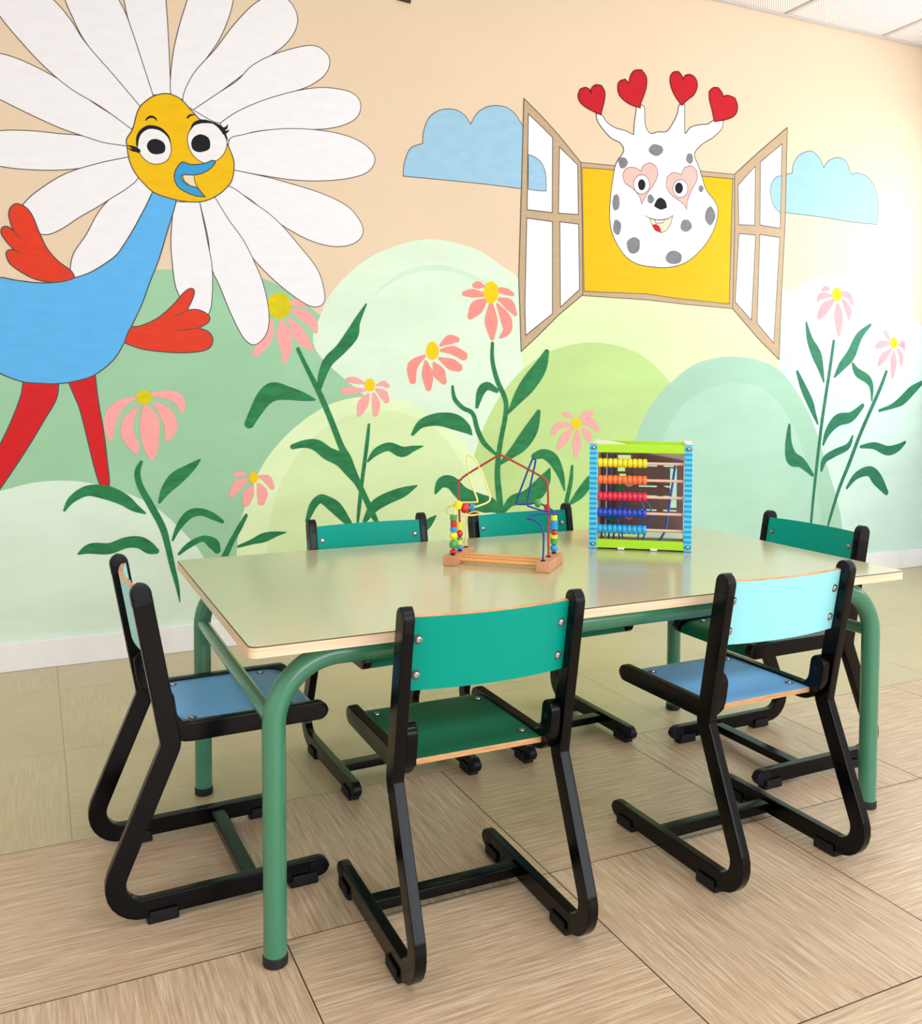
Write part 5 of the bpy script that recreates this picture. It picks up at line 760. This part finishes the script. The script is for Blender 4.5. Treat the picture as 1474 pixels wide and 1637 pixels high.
# ------------------------------------------------------------------ bead maze
m_wood = mat('oiled_wood', (190, 132, 92), .5, c2=(216, 160, 118), scale=(20, 90, 20))
m_dowel = mat('pine_dowel', (226, 160, 92), .45, c2=(236, 176, 110), scale=(10, 60, 60))
bead_c = {'r': mat('red_bead', (206, 20, 38), .22, coat=.4), 'y': mat('yellow_bead', (244, 228, 30), .25, coat=.4), 'g': mat('green_bead', (64, 160, 70), .25, coat=.4), 'b': mat('blue_bead', (20, 150, 226), .25, coat=.4)}
TZ = .5212
mz = thing('bead_maze', 'wooden bead maze toy with red, yellow and blue wires on the table', 'toy', (.928, 1.760, TZ), -.78)
for s in (-1, 1):
    bm = bmesh.new(); box(bm, (s * .1035, 0, .0112), (.030, .125, .0224), .002)
    obj('base_block', bm, m_wood, mz)
for v in (-.032, .0, .032):
    bm = bmesh.new(); cyl(bm, (-.09, v, .0105), (.09, v, .0105), .0042, 14); obj('dowel', bm, m_dowel, mz)
wires = {"Y": [[-0.1005, -0.05, 0.0256], [-0.0972, -0.05, 0.0736], [-0.0958, -0.05, 0.1119], [-0.093, -0.042, 0.1301], [-0.0843, -0.03, 0.1221], [-0.0738, -0.01, 0.1215], [-0.054, 0, 0.1267], [-0.037, 0.01, 0.136], [-0.0371, 0.01, 0.1512], [-0.0514, 0, 0.2], [-0.0703, 0, 0.2311], [-0.0806, 0, 0.2364], [-0.0849, 0, 0.2266], [-0.0775, 0, 0.1811], [-0.0613, 0.0, 0.1389], [-0.0686, 0.0, 0.133], [-0.1023, 0.0, 0.1301], [-0.1274, -0.0, 0.1205], [-0.1333, 0.0, 0.1104], [-0.1251, 0.01, 0.1011], [-0.0945, 0.02, 0.0999], [-0.0727, 0.03, 0.1011], [-0.0654, 0.03, 0.1057], [-0.0821, 0.04, 0.1064], [-0.099, 0.05, 0.0986], [-0.1034, 0.05, 0.0841], [-0.1048, 0.05, 0.0239]], "R": [[-0.1013, 0, 0.0253], [-0.1021, 0, 0.0798], [-0.1053, 0, 0.1703], [-0.0994, 0, 0.1817], [-0.0863, 0, 0.1933], [-0.0199, 0, 0.234], [-0.0085, 0, 0.2384], [0.0029, 0, 0.2346], [0.0788, 0, 0.1977], [0.0926, 0, 0.1874], [0.0983, 0, 0.1648], [0.1007, 0, 0.0239]], "B": [[0.1012, -0.05, 0.0227], [0.1022, -0.05, 0.0743], [0.098, -0.05, 0.0951], [0.0844, -0.05, 0.1063], [0.0653, -0.045, 0.1099], [0.0653, -0.03, 0.1119], [0.09, -0.02, 0.1172], [0.1247, 0, 0.1176], [0.0903, 0.0, 0.1213], [0.0653, -0.01, 0.1295], [0.0527, 0, 0.1358], [0.0595, 0, 0.1767], [0.0703, 0, 0.2271], [0.0675, 0, 0.2338], [0.0619, 0, 0.2282], [0.0454, 0, 0.1857], [0.0288, 0, 0.1401], [0.0302, 0.01, 0.1322], [0.0528, 0.01, 0.1332], [0.0725, 0.02, 0.1356], [0.0857, 0.04, 0.1242], [0.0985, 0.045, 0.1146], [0.1009, 0.045, 0.0844], [0.1013, 0.045, 0.025]]}
wc = {'Y': ('yellow_wire_lacquer', (248, 232, 140)), 'R': ('red_wire_lacquer', (172, 52, 48)), 'B': ('blue_wire_lacquer', (16, 62, 150))}
WO = {}
for k, pts in wires.items():
    pts = [tuple(q) for q in pts]; pts[0] = (pts[0][0], pts[0][1], .020); pts[-1] = (pts[-1][0], pts[-1][1], .020)
    bm = bmesh.new(); tube(bm, pts, .0021 if k != 'R' else .0024, 10, 6)
    WO[k] = obj('wire', bm, mat(*wc[k], .3), mz, label={'Y': 'pale yellow wire', 'R': 'red arched wire', 'B': 'dark blue wire'}[k])
    bm = bmesh.new()
    for e in (pts[0], pts[-1]): lathe(bm, [(.0052, .0222), (.0052, .0245), (.003, .0255)], Matrix.Translation((e[0], e[1], 0)), 12)
    obj('wire_grommet', bm, m_foot, WO[k])
def bead(par, loc, r, h, c, shape='round', rot=None):
    bm = bmesh.new(); M = rot.to_matrix().to_4x4() if rot else Matrix()
    if shape == 'round': pr = [(max(.0022, r * math.cos(a)), h / 2 * math.sin(a)) for a in [math.radians(-80 + 16 * k) for k in range(11)]]
    else:
        e = min(r, h) * .18; pr = [(r - e, -h / 2), (r - e * .3, -h / 2 + e * .3), (r, -h / 2 + e), (r, h / 2 - e), (r - e * .3, h / 2 - e * .3), (r - e, h / 2)]
    lathe(bm, pr, M, 20)
    return obj('bead', bm, bead_c[c], par, loc=loc)
def stack(par, u, v, items, z=.0250):
    for c, sh, r, h in items:
        r *= 1.16; h *= 1.09
        bead(par, (u, v, z + h / 2), r, h, c, sh); z += h
    return z
stack(WO['Y'], -.0985, -.05, [('r', 'round', .0072, .0095), ('g', 'round', .0082, .0190), ('y', 'round', .0076, .0160), ('b', 'cyl', .0064, .0095), ('r', 'cyl', .0058, .0135), ('g', 'cyl', .0066, .0110)])
stack(WO['R'], -.1025, 0, [('b', 'round', .0062, .0105), ('y', 'cyl', .0048, .0105), ('g', 'cyl', .0052, .005), ('r', 'round', .0066, .0150), ('y', 'cyl', .0058, .0165)])
stack(WO['B'], .1012, .045, [('b', 'round', .0074, .0165), ('g', 'cyl', .0064, .0115), ('y', 'cyl', .0070, .0075), ('r', 'round', .0068, .0110), ('b', 'cyl', .0072, .0180), ('y', 'cyl', .0060, .0100)])
ra = Vector((1, .3, 0)).to_track_quat('Z', 'Y')
bead(WO['Y'], (-.0915, -.040, .131), .0088, .016, 'y', 'cyl', Vector((.3, 0, 1)).to_track_quat('Z', 'Y'))
bead(WO['Y'], (-.0815, -.026, .1225), .0115, .020, 'r', 'round', ra)
bead(WO['Y'], (-.0690, -.010, .1225), .0082, .009, 'b', 'cyl', ra)
bead(WO['B'], (.0715, .018, .1345), .0092, .015, 'g', 'round', ra)
bead(WO['B'], (.0870, .037, .124), .0080, .014, 'r', 'round', ra)

# ------------------------------------------------------------------ abacus cube
m_lime = mat('lime_green_lacquer', (176, 230, 44), .35)
m_bark = mat('white_printed_board', (238, 236, 226), .45, .05, (30, 30, 30))
m_brown = mat('brown_board', (112, 84, 78), .6, .08, (20, 20, 20))
m_plum = mat('plum_inner_board', (70, 48, 62), .6)
m = bpy.data.materials.new('blue_wavy_print'); m.use_nodes = True; nt = m.node_tree; b = nt.nodes['Principled BSDF']; b.inputs['Roughness'].default_value = .35
tc = nt.nodes.new('ShaderNodeTexCoord'); wv = nt.nodes.new('ShaderNodeTexWave'); wv.bands_direction = 'Z'; wv.inputs['Scale'].default_value = 26; wv.inputs['Distortion'].default_value = 1.2
rp = nt.nodes.new('ShaderNodeValToRGB'); rp.color_ramp.elements[0].color = rgb((0, 158, 226)); rp.color_ramp.elements[1].color = rgb((92, 206, 236)); rp.color_ramp.elements[0].position = .35; rp.color_ramp.elements[1].position = .65
nt.links.new(tc.outputs['Object'], wv.inputs[0]); nt.links.new(wv.outputs['Fac'], rp.inputs[0]); nt.links.new(rp.outputs[0], b.inputs['Base Color'])
m_wave = m
AW, AD, AH = .239, .165, .2530
ang = -.663
cxy = Vector((1.205, 1.848)) + Vector((math.cos(ang), math.sin(ang))) * AW / 2 + Vector((-math.sin(ang), math.cos(ang))) * AD / 2
ab = thing('abacus_cube', 'wooden activity cube with blue posts, green rails and five rows of counting beads', 'toy', (cxy.x, cxy.y, TZ), ang)
pw = .0185
for sx in (-1, 1):
    for sy in (-1, 1):
        bm = bmesh.new(); box(bm, (sx * (AW / 2 - pw / 2), sy * (AD / 2 - .009), AH / 2), (pw, .018, AH), .0012)
        for f in bm.faces:
            f.normal_update()
            if f.normal.y * sy > .5: f.material_index = 1
        po = obj('post', bm, [m_bark, m_wave], ab, label='post with blue wavy print' if sy < 0 else 'white post')
        if sy < 0:
            for z in (.012, AH - .010):
                o = screw(po, (sx * (AW / 2 - pw / 2), -AD / 2, z), (0, -1, 0), .0036)
for sy in (-1, 1):
    for z, h in ((AH - .0115, .0195), (.0135, .0200))[:1 if sy > 0 else 2]:
        bm = bmesh.new(); box(bm, (0, sy * (AD / 2 - .0075), z), (AW - 2 * pw, .013, h), .001); obj('rail', bm, m_lime, ab, label='lime green rail')
for sx in (-1, 1):
    for z, h in ((AH - .0125, .0195), (.0125, .0200)):
        bm = bmesh.new(); box(bm, (sx * (AW / 2 - .008), 0, z), (.012, AD - .036, h), .001); obj('rail', bm, m_bark, ab)
bm = bmesh.new(); box(bm, (-(AW / 2 - .0045), 0, AH / 2), (.003, AD - .036, AH - .04)); obj('side_panel', bm, m_plum, ab)
bm = bmesh.new(); box(bm, (0, 0, .006), (AW - .037, AD - .03, .004)); obj('floor_panel', bm, m_brown, ab)
# loose printed board lying across the back left of the open top
bm = bmesh.new()
tp = [(-AW / 2 + .012, -AD / 2 + .016), (-AW / 2 + .085, -AD / 2 + .016), (-AW / 2 + .03, AD / 2 - .016), (-AW / 2 + .012, AD / 2 - .016)]
va = [bm.verts.new((x, y, AH - .003)) for x, y in tp]; vb = [bm.verts.new((x, y, AH - .0005)) for x, y in tp]
bm.faces.new(va[::-1]); bm.faces.new(vb)
for k in range(4): bm.faces.new((va[k], va[(k + 1) % 4], vb[(k + 1) % 4], vb[k]))
obj('top_board', bm, m_bark, ab, smooth=False)
bm = bmesh.new()
tp = [(.0, -AD / 2 + .014, AH - .022), (AW / 2 - .016, -AD / 2 + .014, AH - .022), (AW / 2 - .016, AD / 2 - .03, AH - .048), (-.02, AD / 2 - .03, AH - .026)]
va = [bm.verts.new(q) for q in tp]; vb = [bm.verts.new((q[0], q[1], q[2] + .002)) for q in tp]
bm.faces.new(va[::-1]); bm.faces.new(vb)
for k in range(4): bm.faces.new((va[k], va[(k + 1) % 4], vb[(k + 1) % 4], vb[k]))
obj('inner_board', bm, m_bark, ab, smooth=False)
# brown maze board at the back, with its slots really cut through
bp = bmesh.new(); xs = [0, .30, .36, .40, .52, .60, .62, .72, .80, .84, .88, .92, 1.0]
cut = []
def slot(x0, x1, z0, z1): cut.append((x0, x1, z0, z1))
slot(.20, .36, .88, .93); slot(.20, .29, .73, .80); slot(.46, .68, .795, .815); slot(.76, .92, .795, .815)
slot(.84, .92, .30, .78); slot(.46, .68, .545, .565); slot(.76, .84, .545, .565); slot(.40, .68, .425, .445); slot(.76, .84, .425, .445); slot(.50, .68, .255, .275); slot(.76, .92, .255, .275)
slot(.22, .30, .62, .70)
gx = sorted({0, 1, *[c[0] for c in cut], *[c[1] for c in cut]}); gz = sorted({0, 1, *[c[2] for c in cut], *[c[3] for c in cut]})
bw = AW - 2 * pw; bh = AH - .046; cells = {}
for i in range(len(gx) - 1):
    for j in range(len(gz) - 1):
        mx_, mz_ = (gx[i] + gx[i + 1]) / 2, (gz[j] + gz[j + 1]) / 2
        cells[i, j] = not any(c[0] < mx_ < c[1] and c[2] < mz_ < c[3] for c in cut)
V = {}
def vv(i, j, s):
    if (i, j, s) not in V: V[i, j, s] = bp.verts.new((-bw / 2 + bw * gx[i], AD / 2 - .022 + s * .004, .0235 + bh * gz[j]))
    return V[i, j, s]
for (i, j), on in cells.items():
    if not on: continue
    bp.faces.new((vv(i, j, 0), vv(i + 1, j, 0), vv(i + 1, j + 1, 0), vv(i, j + 1, 0))); bp.faces.new((vv(i, j, 1), vv(i, j + 1, 1), vv(i + 1, j + 1, 1), vv(i + 1, j, 1)))
    for a, c, d in (((i, j), (i + 1, j), (i, j - 1)), ((i, j + 1), (i + 1, j + 1), (i, j + 1)), ((i, j), (i, j + 1), (i - 1, j)), ((i + 1, j), (i + 1, j + 1), (i + 1, j))):
        if not cells.get(d, False): bp.faces.new((vv(*a, 0), vv(*c, 0), vv(*c, 1), vv(*a, 1)))
obj('maze_board', bp, m_brown, ab, smooth=False, label='brown back board with cut slots')
# counting rods with ten beads each, pushed to the left
m_rod = mat('pale_pink_rod', (232, 190, 172), .45)
row_c = [('yellow', (250, 236, 10)), ('orange', (252, 118, 52)), ('crimson', (226, 26, 72)), ('royal_blue', (8, 64, 190)), ('sky_blue', (8, 168, 232))]
bm = bmesh.new(); bw1 = .0114
e = .0022; R_ = .0114
lathe(bm, [(.0045, -bw1 / 2 + .0002), (R_ - e, -bw1 / 2 + .0004), (R_ - .0006, -bw1 / 2 + e), (R_, 0), (R_ - .0006, bw1 / 2 - e), (R_ - e, bw1 / 2 - .0004), (.0045, bw1 / 2 - .0002)], Matrix.Rotation(PI / 2, 4, 'Y'), 22)
bead_me = None
for (cn, cc), z in zip(row_c, (.2060, .1655, .1255, .0865, .0470)):
    b2 = bmesh.new(); cyl(b2, (-AW / 2 + pw - .002, -AD / 2 + .016, z), (AW / 2 - pw + .002, -AD / 2 + .016, z), .0034, 12)
    rod = obj('counting_rod', b2, m_rod, ab)
    mm = mat(cn + '_bead', cc, .25, coat=.4)
    b3 = bm.copy(); first = obj('bead', b3, mm, rod, label=cn.replace('_', ' ') + ' bead')
    for k in range(10):
        o = first if k == 0 else first.copy()
        if k: COL.objects.link(o)
        o.parent = rod; o.location = (-AW / 2 + pw + bw1 * (k + .55) + (.0002 * k), -AD / 2 + .016, z)
bm.free()
# wires and gears inside
mi_blue = mat('cobalt_wire', (14, 84, 176), .3); mi_red = mat('maroon_wire', (120, 24, 50), .35)
def fx(px, z, y): return (-AW / 2 + pw + (px - 210) / 1035 * (AW - 2 * pw), y, z)
def wire(pts, r, m, lab=None):
    bm = bmesh.new(); tube(bm, pts, r, 8, 6); return obj('inner_wire', bm, m, ab, label=lab)
wire([fx(1145, .205, .02), fx(1110, .15, .02), fx(1070, .09, .01), fx(1030, .04, 0), fx(950, .012, -.01)], .0028, mi_blue, 'thick slanting cobalt wire')
wire([fx(470, .02, -.03)] + [fx(650 + 215 * math.cos(a), .075 + .045 * math.sin(a), -.03 + .01 * math.sin(a)) for a in [math.radians(200 - 25 * k) for k in range(9)]] + [fx(820, .05, -.03), fx(740, .012, -.03)], .0017, mi_blue, 'looped cobalt wire')
wire([fx(700, .012, -.02)] + [fx(640 + 130 * math.cos(a), .080 + .038 * math.sin(a), -.02) for a in [math.radians(-60 + 30 * k) for k in range(10)]] + [fx(480, .05, -.02), fx(520, .012, -.02)], .0017, mi_blue)
wire([fx(600, .20, .04), fx(620, .17, .04), fx(800, .155, .04), fx(1000, .14, .045), fx(1090, .13, .045)], .0014, mi_red)
for k, (px, mm) in enumerate(((240, mi_red), (285, m_grid), (330, mi_blue), (390, m_plum))):
    bm = bmesh.new(); cyl(bm, fx(px, .012, .0), fx(px + 12, AH - .03, .0), .0022, 8); obj('inner_bar', bm, mm, ab)
def gear(px, z, r, m_, y=.01):
    bm = bmesh.new(); c = Vector(fx(px, z, y)); n = 10
    ring = []
    for k in range(n * 4):
        a = 2 * PI * k / (n * 4); rr = r * (1 if k % 4 in (0, 1) else .82); ring.append((c.x + rr * math.cos(a), c.z + rr * math.sin(a)))
    A = [bm.verts.new((x, c.y - .003, z_)) for x, z_ in ring]; B = [bm.verts.new((x, c.y + .003, z_)) for x, z_ in ring]
    bm.faces.new(A); bm.faces.new(B[::-1])
    for k in range(len(A)): bm.faces.new((A[k], A[(k + 1) % len(A)], B[(k + 1) % len(A)], B[k]))
    obj('gear', bm, m_, ab, smooth=False)
gear(450, .140, .013, mat('gear_green', (10, 112, 70), .4)); gear(375, .068, .014, MATS['gear_green'], -.01); gear(580, .071, .010, mat('gear_orange', (236, 104, 48), .4), 0); gear(570, .150, .011, mat('gear_pearl', (214, 190, 184), .4), .03)
for px in (505, 895):
    bm = bmesh.new(); box(bm, (fx(px, 0, 0)[0], -AD / 2 - .001, .0035), (.016, .007, .005), .001); obj('rail_clip', bm, m_bark, ab)
